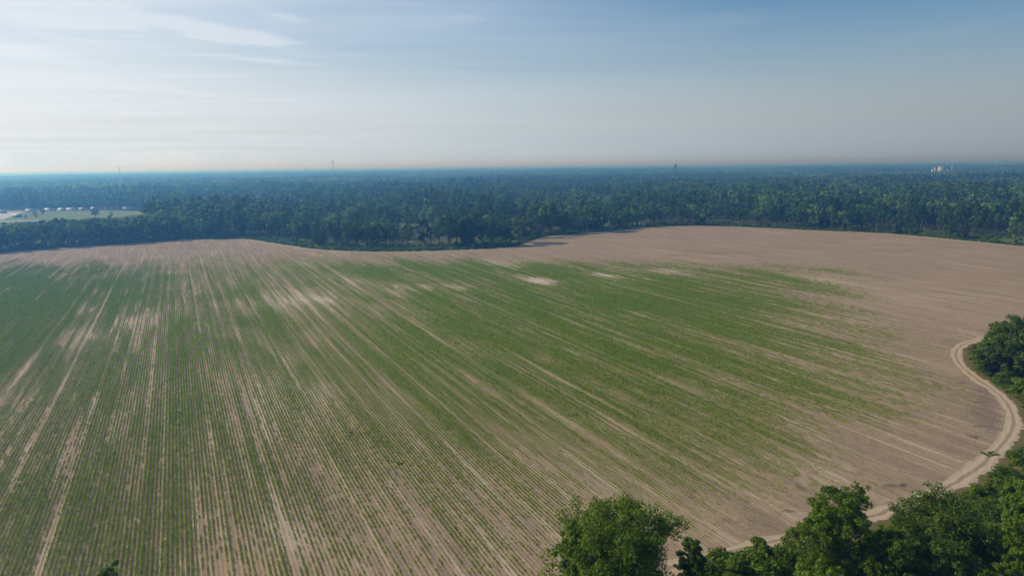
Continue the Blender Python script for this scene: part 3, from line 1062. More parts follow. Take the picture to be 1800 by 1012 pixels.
# canopy from 7 km on
na, nr = 700, 130
ang = np.radians(np.linspace(-50, 50, na))
rad_ = np.geomspace(7200, 29000, nr)
AA, RR = np.meshgrid(ang, rad_)
CX, CY = np.sin(AA) * RR, np.cos(AA) * RR
CX = np.clip(CX, -28500, 28500)
CZ = 15 + 9 * VNoise(61)(CX / 400 + 100, CY / 400) + 5 * VNoise(62)(CX / 90 + 400, CY / 90) + np.random.default_rng(4).random(CX.shape) * 5
CZ = np.where(VNoise(63)(CX / 900 + 60, CY / 1300) > 0.78, 1.5, CZ)
mb = MB()
idx = np.arange(na * nr).reshape(nr, na)
mb.add(np.stack([CX.ravel(), CY.ravel(), CZ.ravel()], 1), np.stack([idx[:-1, :-1].ravel(), idx[:-1, 1:].ravel(), idx[1:, 1:].ravel(), idx[1:, :-1].ravel()], 1))
o = link('distant_woodland', mb.mesh('distant_woodland', M['leaf_wood']))
tag(o, 'pale blue tree canopy along the horizon', 'woodland', None, 'stuff')

# ------------------------------------------------------------------ trees that stand out along the far edge
def edge_tree(kind, data, px, py, pytop, label, h0, group=None, wide=1.0):
    b = at(px, py)
    h = top_height(b, px, pytop)
    s = h / h0
    put_tree(kind, data, b[0], b[1], random.random() * 6.28, (s * wide, s * wide, s), label, 'tree', group)


E = 'oaks along the far edge of the field'
edge_tree('oak_tree', OAK[0], 790, 434, 378, 'broad dark oak on two forked trunks right of the brush clearing', 22, E)
edge_tree('oak_tree', OAK[1], 668, 434, 391, 'round dark oak just left of the brush clearing', 21, E, 0.95)
edge_tree('oak_tree', OAK[1], 645, 435, 390, 'round oak touching the last oak before the brush clearing', 21, E)
edge_tree('oak_tree', OAK[2], 590, 433, 384, 'tall vine-draped oak leaning over yellow-green undergrowth', 20, E)
edge_tree('oak_tree', OAK[0], 612, 435, 386, 'dark oak in the middle of the clump of oaks left of the clearing', 22, E, 0.8)
edge_tree('oak_tree', OAK[3], 560, 431, 389, 'narrow oak at the left end of the clump of oaks', 18, E)
edge_tree('oak_tree', OAK[2], 626, 436, 392, 'slim oak in front of the oak clump with light between its stems', 20, E, 0.75)
edge_tree('round_tree', BROAD[4], 523, 427, 404, 'low round dark tree standing alone in bright undergrowth', 19, None, 1.5)
edge_tree('round_tree', BROAD[2], 500, 425, 400, 'small round tree left of the low dark round tree', 20, None, 1.2)
edge_tree('oak_tree', OAK[3], 818, 433, 380, 'vine-covered oak right of the forked oak', 18, E, 1.2)
edge_tree('oak_tree', OAK[2], 832, 432, 377, 'broad oak with a flat shadowed crown beside the yellow-green gap', 20, E, 1.1)
edge_tree('oak_tree', OAK[1], 868, 432, 385, 'dark bushy oak with foliage down to the ground near the bend of the track', 21, E)
edge_tree('oak_tree', OAK[0], 890, 431, 386, 'wide dark oak left of the yellow-topped oak', 22, E, 0.8)
edge_tree('oak_tree', OAK[1], 918, 427, 379, 'large yellow-topped oak at the bend of the track', 21, E, 1.15)
edge_tree('oak_tree', OAK[3], 943, 418, 378, 'upright oak casting a long shadow over the sandy bay', 18, E)
edge_tree('oak_tree', OAK[2], 965, 412, 372, 'oak with a leaning stem behind the sandy bay', 20, E)
edge_tree('oak_tree', OAK[0], 990, 410, 372, 'dark oak above the bend where the shadows lie', 22, E, 0.9)
edge_tree('oak_tree', OAK[3], 1044, 406, 371, 'heavy dark vine-covered oak right of the bay', 18, E, 1.25)
edge_tree('oak_tree', OAK[1], 1088, 402, 372, 'oak with a rounded crown where the field edge starts to climb', 21, E)
edge_tree('oak_tree', OAK[2], 1150, 396, 365, 'pale green oak near the top of the field edge', 20, E)
edge_tree('oak_tree', OAK[3], 1232, 396, 362, 'vine-wrapped oak by the highest point of the field edge', 18, E)
edge_tree('oak_tree', OAK[1], 1358, 399, 360, 'bushy oak behind the bare tan soil left of the leafy column', 21, E)
edge_tree('leafy_column', OAK[3], 1447, 402, 372, 'low dark tree mounded with vines at the tan field edge', 18, None, 1.4)
edge_tree('leafy_column', BROAD[3], 1494, 406, 368, 'narrow vine-covered tree with a bright crown at the tan field edge', 23, None, 1.2)
edge_tree('leafy_column', BROAD[3], 1519, 407, 372, 'slim dark vine-covered tree right of the bright-crowned one', 23, None, 0.9)
edge_tree('oak_tree', OAK[3], 1578, 411, 376, 'dark full oak left of the low scrub strip', 18, E)
edge_tree('oak_tree', OAK[1], 1670, 418, 390, 'dark rounded oak standing forward at the far right edge', 21, E, 1.1)
edge_tree('oak_tree', OAK[3], 1688, 420, 391, 'squat dark oak touching the forward oak at far right', 18, E, 1.1)
edge_tree('pine_tree', PINE[0], 1738, 414, 372, 'single straight pine with pale trunk over the scrub strip', 27, 'pines of the wood beyond the field')
edge_tree('pine_tree', PINE[2], 1750, 415, 374, 'slim pine right of the pale-trunked pine over the scrub strip', 29, 'pines of the wood beyond the field')
edge_tree('leafy_column', BROAD[3], 1782, 431, 372, 'ivy-clad trunk standing alone at the right border of the far edge', 23, None, 0.9)
for px, py, pt, kd, lab in ((168, 384, 366, 0, 'dark tree standing alone in front of the pale meadow'), (63, 384, 371, 1, 'small tree between the parking lot and the meadow'),
                            (76, 378, 366, 4, 'rounded tree at the far edge of the meadow near the white buildings'), (45, 386, 377, 4, 'little bushy tree beside the blue-walled shed'),
                            (195, 384, 371, 1, 'tree at the right end of the pale meadow')):
    edge_tree('round_tree', BROAD[kd], px, py, pt, lab, 22 if kd == 0 else 24 if kd == 1 else 19, None, 1.2)
edge_tree('oak_tree', OAK[1], 375, 417, 385, 'pale-topped oak above the left rounded corner of the field', 21, E)
edge_tree('oak_tree', OAK[3], 398, 419, 398, 'short dark oak by the track at the left rounded corner', 18, E)
edge_tree('oak_tree', OAK[0], 286, 416, 380, 'wide oak in the dark wall of trees left of the rounded corner', 22, E)
edge_tree('oak_tree', OAK[2], 252, 420, 384, 'oak with pale lit crown in the dark wall of trees', 20, E)
edge_tree('oak_tree', OAK[1], 8, 440, 412, 'dark oak at the extreme left by the end of the track', 21, E)

# ------------------------------------------------------------------ undergrowth and shrubs
SHR = [shrub_mesh(2.2, 2.6, tr(61), M['leaf_bright'], 8, 0.5, 40), shrub_mesh(2.6, 2.0, tr(62), M['leaf_oak'], 8, 0.5, 40),
       shrub_mesh(1.6, 3.2, tr(63), M['leaf_bright'], 7, 0.5, 36), shrub_mesh(3.0, 1.5, tr(64), M['leaf_bright'], 9, 0.5, 36)]
under_src = source_collection('understory', SHR)
X, Y = [], []
rgu = np.random.default_rng(21)
L = np.array(far_edge)
seg_l = np.linalg.norm(np.diff(L, axis=0), axis=1)
cum = np.concatenate([[0], np.cumsum(seg_l)])
n = 7200
s = rgu.uniform(0, cum[-1], n)
px_, py_ = np.interp(s, cum, L[:, 0]), np.interp(s, cum, L[:, 1])
ang_ = rgu.uniform(0, 6.28, n)
rr_ = rgu.uniform(4, 55, n)
UX, UY = px_ + np.cos(ang_) * rr_, py_ + np.sin(ang_) * rr_
k = ~inside(UX, UY, field_poly) & ~inside(UX, UY, clearing_poly)
UX, UY = UX[k], UY[k]
d = dist_line(UX, UY, field_poly, True)
k = (d > 4.2)
UX, UY, d = UX[k], UY[k], d[k]
k = wn2(UX / 14 + 50, UY / 14) + rgu.normal(size=len(UX)) * 0.1 > 0.42 - 0.35 * (d < 10)
UX, UY, d = UX[k], UY[k], d[k]
cxs, cys = rgu.uniform(-200, 200, 6000), rgu.uniform(400, 900, 6000)
k = inside(cxs, cys, clearing_poly)
bx, by = rgu.uniform(-620, -200, 9000), rgu.uniform(480, 1150, 9000)
bu, bw = to_survey(bx, by)
kb = (bu < 262) & (bw > 370) & (bw < 426) & ~inside(bx, by, meadow_poly) & (wn2(bx / 30 + 50, by / 30) > 0.35)
UX, UY = np.concatenate([UX, bx[kb]]), np.concatenate([UY, by[kb]])
US = rgu.uniform(0.5, 1.25, len(UX))
UX, UY, US = np.concatenate([UX, cxs[k]]), np.concatenate([UY, cys[k]]), np.concatenate([US, rgu.uniform(0.15, 0.45, k.sum())])
scatter('undergrowth', np.stack([UX, UY], 1), rgu.integers(0, 4, len(UX)), rgu.uniform(0, 6.28, len(UX)), US, under_src,
        'low green undergrowth between the far track and the trees', 'undergrowth')

# logs and brush piles in the clearing
for q, (px, py, ln, rz_) in enumerate(((712, 424, 9, 0.3), (722, 427, 7, -0.5), (735, 421, 8, 0.1), (745, 425, 6, 0.7), (760, 420, 7, -0.2))):
    b = at(px, py)
    mb = MB()
    for k in range(5):
        o_ = rgu.normal(size=3) * 0.6
        mb.tube([(-ln / 2 + o_[0], o_[1], 0.35 + abs(o_[2])), (0, o_[1] + 0.3, 0.6 + abs(o_[2])), (ln / 2 + o_[0], o_[1] + o_[2], 0.35)], [0.32, 0.28, 0.16], 6)
    o = link('log_pile', mb.mesh('log_pile', M['dead_wood']))
    o.location = (b[0], b[1], 0)
    o.rotation_euler[2] = rz_
    lab = ['leftmost pale heap of felled logs in the brush clearing', 'heap of felled logs nearest the field in the brush clearing', 'pale log heap in the middle of the brush clearing',
           'short log heap right of the middle one in the clearing', 'rightmost heap of felled logs beside the forked oak'][q]
    tag(o, lab, 'log pile', 'log heaps in the brush clearing')


# ------------------------------------------------------------------ near trees
def near_tree(h, rad, seed, mat, n_limb=8, leaf=0.24, per=190, trunk_frac=0.2, lean=0.04, clumps=95, cr=(0.07, 0.135), sub=3):
    """a tree seen close: limbs fork into boughs, each bough ends in leafy sprays"""
    rg = np.random.default_rng(seed)
    tb, cb = MB(), MB()
    tr_ = h * 0.017 + 0.14
    pts = [(lean * h * q * q, 0.4 * lean * h * q, h * 0.78 * q - 0.3) for q in (0, .12, .3, .55, .8, 1)]
    tb.tube(pts, [tr_ * 1.5, tr_ * 1.05, tr_ * .9, tr_ * .6, tr_ * .35, tr_ * .15], 9)
    cc, rr = [], []
    base_z = h * trunk_frac
    for k in range(n_limb):
        a = 2.4 * k + rg.uniform(-0.4, 0.4)
        q = (k + 0.5) / n_limb
        z0 = base_z + (h * 0.62 - base_z) * q
        env = rad * (0.92 - 0.55 * q ** 1.7) * rg.uniform(0.72, 1.0)
        end = np.array([math.cos(a) * env, math.sin(a) * env, min(h * 0.93, z0 + h * rg.uniform(0.10, 0.30) * (1 + q * 0.4))])
        s0 = np.array([lean * h * (z0 / h) ** 2, 0, z0])
        mid = s0 * 0.45 + end * 0.55 + np.array([0, 0, -0.04 * h])
        w = tr_ * (0.5 - 0.22 * q)
        tb.tube([s0, mid, end], [w, w * 0.6, w * 0.2], 6)
        for j in range(sub + 3):
            t = rg.uniform(0.35, 1.0)
            p0 = (mid * (1 - (t - .35) / .65) + end * ((t - .35) / .65))
            e2 = p0 + np.clip(rg.normal(size=3), -1.4, 1.4) * np.array([1, 1, 0.8]) * rad * 0.17 + np.array([0, 0, rad * 0.07])
            tb.tube([p0, (p0 + e2) / 2 + rg.normal(size=3) * 0.1, e2], [w * 0.28, w * 0.18, w * 0.07], 5)
            cc.append(e2)
            rr.append(rad * rg.uniform(*cr))
            for _ in range(3):
                e3 = e2 + np.clip(rg.normal(size=3), -1.5, 1.5) * rad * 0.10
                cc.append(e3)
                rr.append(rad * rg.uniform(*cr) * 0.8)
        cc.append(end)
        rr.append(rad * rg.uniform(*cr))
    while len(cc) < clumps:                                    # leader and filling sprays
        q = rg.random()
        z = base_z + (h - base_z) * q
        a = rg.random() * 6.28
        env = rad * math.sin(math.pi * (0.22 + 0.66 * q)) ** 0.8 * (0.74 + 0.17 * math.sin(3 * a + 5 * q + seed) + 0.12 * math.sin(7 * q + 5 * a))
        d = env * rg.random() ** 0.5
        r = rad * rg.uniform(*cr)
        cc.append(np.array([math.cos(a) * d + lean * h * q * q, math.sin(a) * d, min(z, h - r)]))
        rr.append(r)
    leaves(cb, cc, rr, [int(per * (r / (rad * 0.13)) ** 2) + 8 for r in rr], leaf, rg, 0.8)
    return (tb.mesh('trunk', M['bark']), cb.mesh('crown', mat))


def place_near(name, px, pybase, pytop, width_px, seed, mat, label, cat='tree', group=None, rz=None, **kw):
    b = at(px, pybase)
    h = top_height(b, px, pytop)
    dist = math.hypot(math.hypot(*b), H - h * 0.6)
    rad = width_px / 2 / FPX * dist * 0.98
    data = near_tree(h, rad, seed, mat, **kw)
    return put_tree(name, data, b[0], b[1], random.random() * 6.28 if rz is None else rz, 1.0, label, cat, group)


NG = 'near trees below the drone'
place_near('leafy_tree', 1082, 1108, 888, 258, 101, M['leaf_near'], 'big round-crowned green tree in the bottom centre standing over the crop rows', group=NG, n_limb=13, clumps=620, per=150, leaf=0.235, rz=1.0)
place_near('leafy_tree', 1008, 1120, 925, 90, 108, M['leaf_near'], 'lighter side tree leaning left from the big bottom-centre tree', group=NG, n_limb=6, clumps=260, per=70, trunk_frac=0.1)
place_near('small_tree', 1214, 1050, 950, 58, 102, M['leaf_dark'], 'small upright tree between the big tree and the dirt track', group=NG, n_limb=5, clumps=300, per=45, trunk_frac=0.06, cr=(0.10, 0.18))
place_near('leafy_tree', 1462, 1045, 858, 142, 103, M['leaf_near'], 'tall open-crowned tree overlapping the dirt track with a dark right side', group=NG, n_limb=11, clumps=480, per=140, leaf=0.23, cr=(0.07, 0.13), rz=0.4)
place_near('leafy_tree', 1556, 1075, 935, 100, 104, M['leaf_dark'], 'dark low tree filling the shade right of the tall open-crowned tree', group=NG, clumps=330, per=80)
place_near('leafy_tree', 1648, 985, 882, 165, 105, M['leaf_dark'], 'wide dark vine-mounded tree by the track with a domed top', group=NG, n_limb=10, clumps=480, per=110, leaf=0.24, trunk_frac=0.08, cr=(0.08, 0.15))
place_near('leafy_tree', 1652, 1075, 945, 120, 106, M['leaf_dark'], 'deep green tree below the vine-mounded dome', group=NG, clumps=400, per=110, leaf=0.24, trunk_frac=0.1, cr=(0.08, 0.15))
place_near('leafy_tree', 1798, 965, 842, 88, 107, M['leaf_bright'], 'bright yellow-green tree at the right border below the track', group=NG, clumps=420, per=120, leaf=0.24, trunk_frac=0.1, n_limb=10)
place_near('leafy_tree', 1812, 1075, 905, 100, 109, M['leaf_near'], 'tall green tree in the bottom right corner', group=NG, clumps=420, per=120, leaf=0.24, trunk_frac=0.1, n_limb=10)
place_near('leafy_tree', 1420, 1140, 985, 120, 110, M['leaf_near'], 'leafy tree top at the bottom edge left of the dark shade', group=NG, clumps=300, per=80)
place_near('leafy_tree', 188, 1100, 994, 70, 111, M['leaf_bright'], 'only tree top poking in at the bottom left over the crop rows', group=NG, clumps=260, per=60)
CG = 'trees inside the bend of the track'
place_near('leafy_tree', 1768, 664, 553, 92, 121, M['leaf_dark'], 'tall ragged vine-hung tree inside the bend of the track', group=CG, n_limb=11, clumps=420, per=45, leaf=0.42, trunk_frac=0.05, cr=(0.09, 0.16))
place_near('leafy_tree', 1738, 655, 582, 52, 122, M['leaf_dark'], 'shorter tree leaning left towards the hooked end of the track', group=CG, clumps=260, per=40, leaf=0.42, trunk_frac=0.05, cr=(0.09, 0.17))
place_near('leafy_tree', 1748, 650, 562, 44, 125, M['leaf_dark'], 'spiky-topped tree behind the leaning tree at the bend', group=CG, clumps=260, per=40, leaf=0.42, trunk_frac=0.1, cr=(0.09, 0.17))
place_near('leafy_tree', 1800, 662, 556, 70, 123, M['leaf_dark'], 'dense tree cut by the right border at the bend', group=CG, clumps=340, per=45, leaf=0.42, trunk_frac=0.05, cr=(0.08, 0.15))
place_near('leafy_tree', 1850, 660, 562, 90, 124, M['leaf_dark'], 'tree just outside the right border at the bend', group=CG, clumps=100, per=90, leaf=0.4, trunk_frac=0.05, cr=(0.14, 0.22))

# single shrubs of the foreground
S_SRC = [shrub_mesh(2.0, 2.2, tr(71), M['leaf_bright'], 14, 0.26, 110), shrub_mesh(2.2, 3.0, tr(72), M['leaf_near'], 16, 0.26, 110),
         shrub_mesh(2.4, 1.7, tr(73), M['leaf_dark'], 14, 0.26, 110), shrub_mesh(1.8, 2.6, tr(74), M['leaf_near'], 14, 0.26, 110)]
SG = 'shrubs along the dirt track'
shr = [(1265, 990, 1.1, 1, 'rounded shrub right of the small upright tree by the track'), (1298, 1000, 1.5, 0, 'bright wide shrub at the bottom edge right of the small tree'),
       (1332, 975, 1.3, 3, 'dark bushy shrub nearest the track left of the tall tree'), (1345, 1005, 1.5, 0, 'yellow-green shrub at the bottom edge below the dark bushy one'),
       (1375, 985, 1.2, 1, 'green shrub beside the foot of the tall open-crowned tree'), (1392, 970, 0.9, 0, 'low shrub between the track and the tall tree'),
       (1572, 945, 1.1, 0, 'light shrub left of the vine-mounded dome'), (1600, 960, 1.4, 1, 'mid green shrub in front of the vine-mounded dome'),
       (1545, 960, 1.2, 3, 'shrub in the gap right of the tall tree'), (1735, 905, 1.2, 2, 'dark shrub right of the vine-mounded dome'),
       (1722, 935, 1.1, 0, 'bright shrub in the lane between dome and right border'), (1745, 960, 1.5, 1, 'round green shrub in the lower right lane'),
       (1720, 985, 1.4, 0, 'yellow-green shrub near the bottom in the right lane'), (1700, 1010, 1.6, 0, 'bright shrub at the bottom edge below the deep green tree'),
       (1753, 1005, 1.5, 1, 'leafy shrub at the bottom edge near the right corner'), (1752, 845, 0.9, 0, 'low bright shrub where the verge widens'),
       (1738, 862, 0.8, 3, 'small dark shrub on the brown verge'), (1772, 835, 1.1, 2, 'flat dark shrub behind the verge at right'),
       (1716, 868, 0.7, 1, 'tiny shrub alone on the brown verge'), (1790, 812, 1.2, 0, 'bright shrub at right border by the grassy corner'),
       (1765, 672, 1.3, 1, 'glossy shrub below the ragged trees at the bend'), (1788, 676, 1.5, 0, 'bright shrub below the trees at the right border'),
       (1742, 662, 1.0, 3, 'low shrub under the leaning tree at the bend'), (1797, 690, 1.3, 1, 'rounded shrub on the verge at the right border'),
       (1690, 900, 0.8, 0, 'pale shrub above the dome tree beside the verge'), (1230, 1008, 1.3, 2, 'dark shrub at the foot of the small upright tree')]
for px, py, s_, v, lab in shr:
    b = at(px, py)
    o = link('shrub', S_SRC[v])
    o.location = (b[0], b[1], 0)
    o.rotation_euler[2] = random.random() * 6.28
    o.scale = (s_, s_, s_ * random.uniform(0.85, 1.15))
    tag(o, lab, 'shrub', SG)

# weeds and brambles of the near side
W_SRC = source_collection('bramble', [shrub_mesh(1.0, 0.7, tr(81), M['leaf_grass'], 7, 0.2, 34), shrub_mesh(1.2, 0.6, tr(82), M['leaf_near'], 7, 0.2, 34),
                                      shrub_mesh(0.8, 0.4, tr(83), M['leaf_grass'], 6, 0.17, 26), shrub_mesh(1.1, 1.2, tr(84), M['leaf_near'], 8, 0.22, 40)])
wx, wy = rgu.uniform(-60, 330, 90000), rgu.uniform(30, 330, 90000)
u, w = to_survey(wx, wy)
k = (u > -50) & (u < 2000) & ~inside(wx, wy, field_poly)
wx, wy, u, w = wx[k], wy[k], u[k], w[k]
d = dist_line(wx, wy, [tuple(p) for p in road])
nz = wn1(wx / 7 + 70, wy / 7) * 0.6 + wn2(wx / 2.5 + 70, wy / 2.5) * 0.4
k = (d > 3.3) & (nz > np.interp(d, [3.2, 5, 8], [0.56, 0.40, 0.22])) & (rgu.random(len(wx)) < np.interp(d, [3, 8], [0.9, 0.6]))
wx, wy, d = wx[k], wy[k], d[k]
tx_, ty_ = rgu.uniform(-60, 330, 260000), rgu.uniform(60, 330, 260000)
u, w = to_survey(tx_, ty_)
k = (u > 0) & (u < 1900) & (w < 1100) & ~inside(tx_, ty_, field_poly)
tx_, ty_ = tx_[k], ty_[k]
dt = dist_line(tx_, ty_, [tuple(p) for p in road])
k = (dt > 2.9) & (dt < 16) & (wn3(tx_ / 2.0 + 90, ty_ / 2.0) * 0.6 + wn1(tx_ / 6 + 90, ty_ / 6) * 0.4 > np.interp(dt, [2.9, 4, 8], [0.58, 0.44, 0.25]))
tx_, ty_, dt = tx_[k], ty_[k], dt[k]
bs_ = rgu.uniform(0.5, 1.3, len(wx)) * np.interp(d, [4, 12], [0.6, 1.2])
wx, wy, bs_ = np.concatenate([wx, tx_]), np.concatenate([wy, ty_]), np.concatenate([bs_, rgu.uniform(0.28, 0.62, len(tx_))])
scatter('brambles', np.stack([wx, wy], 1), rgu.integers(0, 4, len(wx)), rgu.uniform(0, 6.28, len(wx)), bs_,
        W_SRC, 'tangled green brambles and weeds beside the dirt track', 'brambles')
gp = []
for (px, py, n, sx, sy) in ((1742, 798, 16, 0.9, 0.6), (625, 763, 9, 1.6, 0.9), (1088, 665, 16, 2.4, 0.8),
                            (1150, 690, 12, 1.6, 0.6), (880, 655, 14, 1.5, 0.7), (693, 815, 4, 1.4, 0.7), (1000, 730, 10, 1.5, 0.6)):
    gx_, gy_ = at(px, py)
    gp.append(np.stack([gx_ + rgu.normal(size=n) * sx, gy_ + rgu.normal(size=n) * sy], 1))
gp = np.concatenate(gp)
n = len(gp)
scatter('weeds', gp, rgu.integers(0, 4, n), rgu.uniform(0, 6.28, n), rgu.uniform(0.25, 0.5, n), W_SRC, 'small green weed patches on the track sand and among the rows', 'weeds', 0.03)
for (px, py, ln, an, lab) in ((1566, 854, 2.6, -0.1, 'dark fallen branch on the bare soil above the dome-topped tree'), (1586, 853, 1.8, 0.5, 'short dark branch just right of the longer one on bare soil'),
                              (1703, 768, 1.8, -0.9, 'left one of two small sticks near the bend of the track'), (1714, 769, 1.6, 1.0, 'right one of two small sticks near the bend of the track'),
                              (1385, 899, 2.6, 0.1, 'dark branch lying left of the tall open-crowned tree'), (1690, 674, 3.0, 0.2, 'thin dead branch on the soil beside the upper track'),
                              (1722, 708, 3.6, -0.05, 'long dead branch on the dark soil inside the bend'), (1722, 750, 3.6, 0.1, 'dead branch lying in the brown corner left of the track')):
    b = at(px, py)
    mb = MB()
    mb.tube([(-ln / 2, 0, 0.16), (-ln * 0.1, 0.2, 0.30), (ln / 2, -0.1, 0.14)], [0.06, 0.05, 0.015], 6)
    for q in range(5):
        x0 = -ln * 0.3 + ln * 0.15 * q
        sg = 1 if q % 2 else -1
        mb.tube([(x0, 0.1, 0.22), (x0 + 0.4, sg * (0.3 + 0.1 * q % 0.2), 0.32), (x0 + 0.6, sg * 0.6, 0.12)], [0.035, 0.025, 0.01], 5)
    o = link('fallen_branch', mb.mesh('fallen_branch', M['bark']))
    o.location = (b[0], b[1], 0.02)
    o.rotation_euler[2] = an
    tag(o, lab, 'branch', 'dead branches lying on the bare soil')


# ------------------------------------------------------------------ far buildings and masts
def mast(px, pyb, pytop, label, head, dist):
    d = ray(px, 300)
    k = dist / math.hypot(d.x, d.y)
    b = (d.x * k, d.y * k)
    h = top_height(b, px, pytop)
    r = empty('radio_mast', b[0], b[1], 0, 0, 1.0, label, 'mast', 'radio masts on the horizon')
    mb = MB()
    w = 1.1
    for a in range(3):
        c, s = math.cos(a * 2.094), math.sin(a * 2.094)
        mb.tube([(w * c, w * s, 0), (w * 0.7 * c, w * 0.7 * s, h)], [0.28, 0.2], 5)
    for z in np.arange(0, h - 4, 4.0):
        for a in range(3):
            c, s = math.cos(a * 2.094), math.sin(a * 2.094)
            c2, s2 = math.cos((a + 1) * 2.094), math.sin((a + 1) * 2.094)
            mb.tube([(w * c, w * s, z), (w * c2, w * s2, z + 4)], [0.1, 0.1], 4)
    link('lattice', mb.mesh('lattice', M['steel']), r)
    if head:
        mb = MB()
        for a in range(3):
            c, s = math.cos(a * 2.094), math.sin(a * 2.094)
            for z in (h - 1.5, h - 8):
                mb.box(1.7 * c - 0.6, 1.7 * c + 0.6, 1.7 * s - 0.6, 1.7 * s + 0.6, z - 2.4, z)
        link('antenna_array', mb.mesh('antenna_array', M['dark_tank']), r)


mast(586, 300, 282.5, 'tallest radio mast with an antenna head above the horizon', True, 2300)
mast(537, 301, 291.5, 'thin faint mast left of the tallest mast', False, 2600)
mast(210, 304, 291.5, 'lone faint radio mast above the left horizon', False, 2500)

d = ray(1187, 300)
k = 2900 / math.hypot(d.x, d.y)
tx, ty = d.x * k, d.y * k
th = top_height((tx, ty), 1187, 288.3)
r = empty('water_tower', tx, ty, 0, 0, 1.0, 'dark water tower rising from the woods on the horizon', 'water tower')
mb = MB()
zs = [th - 13, th - 12, th - 9, th - 4, th - 1.2, th]
mb.tube([(0, 0, z) for z in zs], [1.0, 4.0, 6.0, 6.0, 4.2, 0.3], 20)
link('tank', mb.mesh('tank', M['dark_tank']), r)
mb = MB()
mb.tube([(0, 0, 0), (0, 0, th - 13)], [1.4, 1.2], 12)
link('riser', mb.mesh('riser', M['dark_tank']), r)
for a in range(6):
    c, s = math.cos(a * 1.047), math.sin(a * 1.047)
    mb = MB()
    mb.tube([(7 * c, 7 * s, 0), (5.2 * c, 5.2 * s, th - 10)], [0.6, 0.5], 6)
    link('leg', mb.mesh('leg', M['dark_tank']), r)


def barn(name, x, y, rz, w, l, h, wall, roof, label, group=None, windows=4):
    r = empty(name, x, y, 0, rz, 1.0, label, 'building', group)
    mb = MB()
    mb.box(-l / 2, l / 2, -w / 2, w / 2, 0, h)
    link('wall', mb.mesh('wall', wall), r)
    mb = MB()
    e = 0.5
    rh = w * 0.22
    mb.add([(-l / 2 - e, -w / 2 - e, h + 0.02), (l / 2 + e, -w / 2 - e, h + 0.02), (l / 2 + e, w / 2 + e, h + 0.02), (-l / 2 - e, w / 2 + e, h + 0.02), (-l / 2 - e, 0, h + rh), (l / 2 + e, 0, h + rh)],
           [(0, 1, 5, 4), (2, 3, 4, 5), (0, 3, 2, 1), (0, 4, 3, 3), (1, 2, 5, 5)])
    link('roof', mb.mesh('roof', roof), r)
    for k in range(windows):
        xx = -l / 2 + l * (k + 0.5) / windows
        mb = MB()
        mb.box(xx - 0.7, xx + 0.7, -w / 2 - 0.06, -w / 2 - 0.004, h * 0.35, h * 0.75)
        link('window', mb.mesh('window', M['glass']), r)
    mb = MB()
    mb.box(l / 2 + 0.004, l / 2 + 0.08, -1.6, 1.6, 0, h * 0.8)
    link('door', mb.mesh('door', M['grey_roof']), r)


bl = [('farm_building', 31, 382, 7, 9, 3, 'blue_wall', 'metal_roof', 'blue-walled shed with a white roof at the left end of the meadow'),
      ('farm_building', 4, 375, 8, 10, 3.5, 'white_wall', 'metal_roof', 'small white building by the pale parking lot at the left border'),
      ('farm_building', 54, 372.6, 8, 12, 3, 'white_wall', 'metal_roof', 'white building nearest the parking lot in the line behind the meadow'),
      ('farm_building', 88, 371, 8, 16, 3, 'white_wall', 'metal_roof', 'second long white building from the parking lot behind the meadow'),
      ('farm_building', 110, 370.8, 8, 12, 3, 'white_wall', 'metal_roof', 'third white building from the parking lot behind the meadow'),
      ('farm_building', 128, 370.5, 8, 22, 3, 'white_wall', 'metal_roof', 'longest white building behind the meadow'),
      ('farm_building', 146, 370.2, 8, 10, 3, 'white_wall', 'metal_roof', 'white building at the right end of the long row behind the meadow'),
      ('farm_building', 166, 370, 7, 7, 4, 'white_wall', 'metal_roof', 'small white house standing apart right of the long row'),
      ('farm_building', 226, 368.6, 8, 16, 3, 'white_wall', 'metal_roof', 'white building behind the small right patch of meadow')]
for (nm, px, py, w_, l_, h_, wa, ro, lab) in bl:
    b = at(px, py)
    barn(nm, b[0], b[1], random.uniform(-0.15, 0.15), w_, l_, h_, M[wa], M[ro], lab, 'white buildings around the meadow')


def at_dist(px, dist):
    d = ray(px, 297)
    k = dist / math.hypot(d.x, d.y)
    return (d.x * k, d.y * k)


IG = 'white plant buildings on the right horizon'
b = at_dist(1656, 3150)
barn('industrial_building', b[0], b[1], 0.05, 16, 26, top_height(b, 1656, 294.2), M['grey_roof'], M['grey_roof'], 'large pale grey block of the plant on the right horizon', IG, 6)
for (px, pyt, dd, w_, l_, lab) in ((1644, 294.6, 3150, 6, 8, 'small white building with a sunlit roof left of the pale grey block'), (1640, 297.8, 3050, 5, 8, 'lower white building at the left end of the plant'),
                                   (1666, 298.2, 3050, 5, 8, 'little white building right of the pale grey block')):
    b = at_dist(px, dd)
    barn('industrial_building', b[0], b[1], 0.3, w_, l_, top_height(b, px, pyt), M['faded_wall'], M['faded_wall'], lab, IG, 2)
b = at_dist(1673.5, 3150)
h_ = top_height(b, 1673.5, 289.6)
r = empty('silo', b[0], b[1], 0, 0, 1.0, 'tall white silo with a slanted chute right of the plant', 'silo')
mb = MB()
mb.tube([(0, 0, 0), (0, 0, h_ - 2.5), (0, 0, h_ - 0.8), (0, 0, h_)], [1.9, 1.9, 1.1, 0.1], 18)
link('tower', mb.mesh('tower', M['faded_wall']), r)
mb = MB()
mb.tube([(-3, 0, h_ - 3), (9, 0, 14)], [0.9, 0.9], 8)
link('chute', mb.mesh('chute', M['steel']), r)

